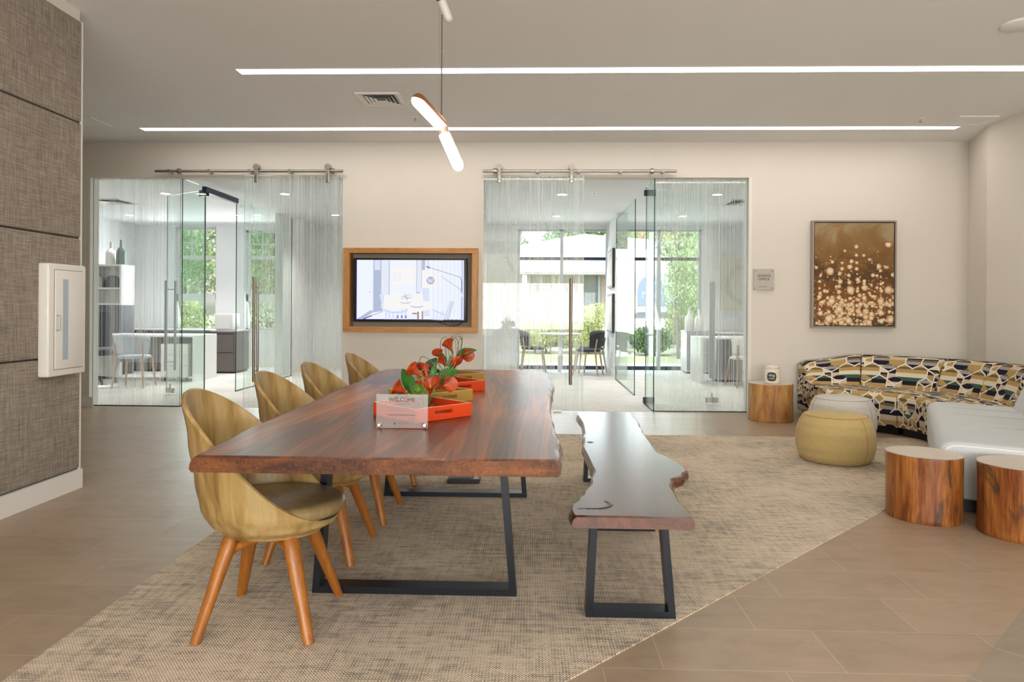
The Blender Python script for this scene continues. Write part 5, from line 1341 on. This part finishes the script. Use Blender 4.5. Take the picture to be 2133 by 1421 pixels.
text('lettering', 'W', .36, BWH, s, (.07, -.035, .92), (PI / 2, 0, 0), .003); text('lettering', 'Nati', .34, BWH, s, (.05, -.035, .58), (PI / 2, 0, 0), .003)
m = MB()
for x in (-.68, .93): m.box((x - .04, .02, -1.25), (x + .04, .10, 1.35))
m.build('post', GREYALU, s)
b = empty('building', (18., 66, GZ), 0, 'tall red brick building beyond the white roof', 'building')
MB().box((-8, 0, 0), (8, 12, 14)).build('wall', BRR, b); MB().box((-8.1, -.1, 14), (8.1, 12.1, 14.4)).build('parapet', ROOFW, b)
# cars
CARW = plain('white_car_paint', (.8, .8, .8), .25, spec=.6); TYRE = plain('tyre', (.03, .03, .03), .8); HEADL = plain('headlamp', (.6, .62, .65), .1)
def car(x, y, rz, lab):
    e = empty('car', (x, y, GZ + .02), rz, lab, 'car', 'white cars in the parking lot')
    m = MB(); body = [(-2.2, .35), (-2.15, .75), (-1.9, .92), (-1.2, .98), (1.1, .98), (2.0, .85), (2.25, .7), (2.28, .35)]; m.prism(body, -.88, .88); m.build('body', CARW, e)
    cab = [(-1.75, .97), (-1.15, 1.43), (-.2, 1.50), (.45, 1.42), (1.15, .97)]; m = MB(); m.prism(cab, -.74, .74); m.build('cabin', DKG, e)
    m = MB(); m.prism([(-1.2, 1.42), (-.2, 1.50), (.5, 1.41), (.45, 1.46), (-.2, 1.55), (-1.15, 1.47)], -.72, .72); m.build('roof', CARW, e)
    for wx in (-1.35, 1.4):
        for wy in (-.80, .80): m = MB(); m.tube([(wx, wy - .1, .33), (wx, wy + .1, .33)], .33, 24); m.build('wheel', TYRE, e, True)
    for wy in (-.62, .62): m = MB(); m.rbox((2.2, wy - .18, .62), (2.29, wy + .18, .76), .02, 2); m.build('headlamp', HEADL, e, True)
car(4.9, 26.6, PI * .97, 'white car parked behind the young tree'); car(-2.2, 26.2, -.25, 'white car at the left behind the hedge')

# ------------------------------------------------------------------ light
wd = bpy.data.worlds.new('World'); SC.world = wd; wd.use_nodes = True; nt = wd.node_tree; nt.nodes.clear()
sky = nt.nodes.new('ShaderNodeTexSky'); sky.sky_type = 'NISHITA'; sky.sun_disc = False; sky.sun_elevation = math.radians(52); sky.sun_rotation = math.radians(200); sky.air_density = 1.2; sky.dust_density = 2.5; sky.ozone_density = 1.
bg = nt.nodes.new('ShaderNodeBackground'); bg.inputs[1].default_value = .45; ow = nt.nodes.new('ShaderNodeOutputWorld'); nt.links.new(sky.outputs[0], bg.inputs[0]); nt.links.new(bg.outputs[0], ow.inputs[0])
L = bpy.data.lights.new('sun', 'SUN'); L.energy = 4.2; L.angle = math.radians(1.2); L.color = (1, .95, .88)
so = bpy.data.objects.new('sun', L); COL.objects.link(so); so.rotation_euler = (math.radians(38), 0, math.radians(-28))
def area(name, loc, rot, sx, sy, e, col, spread=None):
    L = bpy.data.lights.new(name, 'AREA'); L.shape = 'RECTANGLE'; L.size = sx; L.size_y = sy; L.energy = e; L.color = col
    if spread: L.spread = spread
    o = bpy.data.objects.new(name, L); COL.objects.link(o); o.location = loc; o.rotation_euler = rot; return o
# daylight lamps inside the rear windows, plus an added front fill
area('ceiling_fill_front', (.8, -3.9, 1.3), (PI / 2 + .95, 0, 0), 5.6, 2.3, 440, (1., .97, .94))  # unseen lamp added behind the camera, aimed up to brighten the ceiling
area('daylight_window_3', (.6, BY - .05, 1.3), (-PI / 2 + .3, 0, 0), 1.7, 2.2, 30, (.92, .97, 1.))
area('daylight_window_4', (2.56, BY - .05, 1.3), (-PI / 2 + .3, 0, 0), 1.45, 2.2, 28, (.92, .97, 1.))
area('daylight_window_1', (-6.76, BY - .05, 1.7), (-PI / 2 + .3, 0, 0), .8, 1.7, 26, (.92, .97, 1.))
area('daylight_window_2', (-5.31, BY - .05, 1.7), (-PI / 2 + .3, 0, 0), .85, 1.7, 28, (.92, .97, 1.))
for (x, y) in ((-.5, .6), (2.6, .8)):  # added fill spots near the camera, with no fixtures in the ceiling
    L = bpy.data.lights.new('lounge_fill_spot', 'SPOT'); L.energy = 16; L.spot_size = 2.6; L.spot_blend = 1.; L.shadow_soft_size = .15; L.color = (1, .92, .82)
    lo = bpy.data.objects.new('lounge_fill_spot', L); COL.objects.link(lo); lo.location = (x, y, H - .06)

# ------------------------------------------------------------------ camera
cam = bpy.data.cameras.new('camera'); co = bpy.data.objects.new('camera', cam); COL.objects.link(co); SC.camera = co
cam.sensor_width = 36.; cam.lens = 1422 / 2133 * 36.; cam.shift_y = -(710.5 - 642.7) / 2133; cam.clip_start = .05; cam.clip_end = 400
yaw, roll = math.radians(1.7), math.radians(.34)
F = Vector((-math.sin(yaw), math.cos(yaw), 0)); R0 = Vector((math.cos(yaw), math.sin(yaw), 0)); U0 = Vector((0, 0, 1))
Rv = R0 * math.cos(roll) + U0 * math.sin(roll); Uv = U0 * math.cos(roll) - R0 * math.sin(roll)
mw = Matrix((Rv, Uv, -F)).transposed().to_4x4(); mw.translation = Vector((0, 0, 1.2)); co.matrix_world = mw

SC.cycles.max_bounces = 8; SC.cycles.transparent_max_bounces = 40; SC.cycles.diffuse_bounces = 4; SC.cycles.glossy_bounces = 4
SC.cycles.caustics_reflective = False; SC.cycles.caustics_refractive = False; SC.cycles.sample_clamp_indirect = 6.
vs = SC.view_settings; SC.display_settings.display_device = 'sRGB'; vs.view_transform = 'Standard'; vs.look = 'None'; vs.exposure = .32; vs.gamma = 1.; vs.use_curve_mapping = False
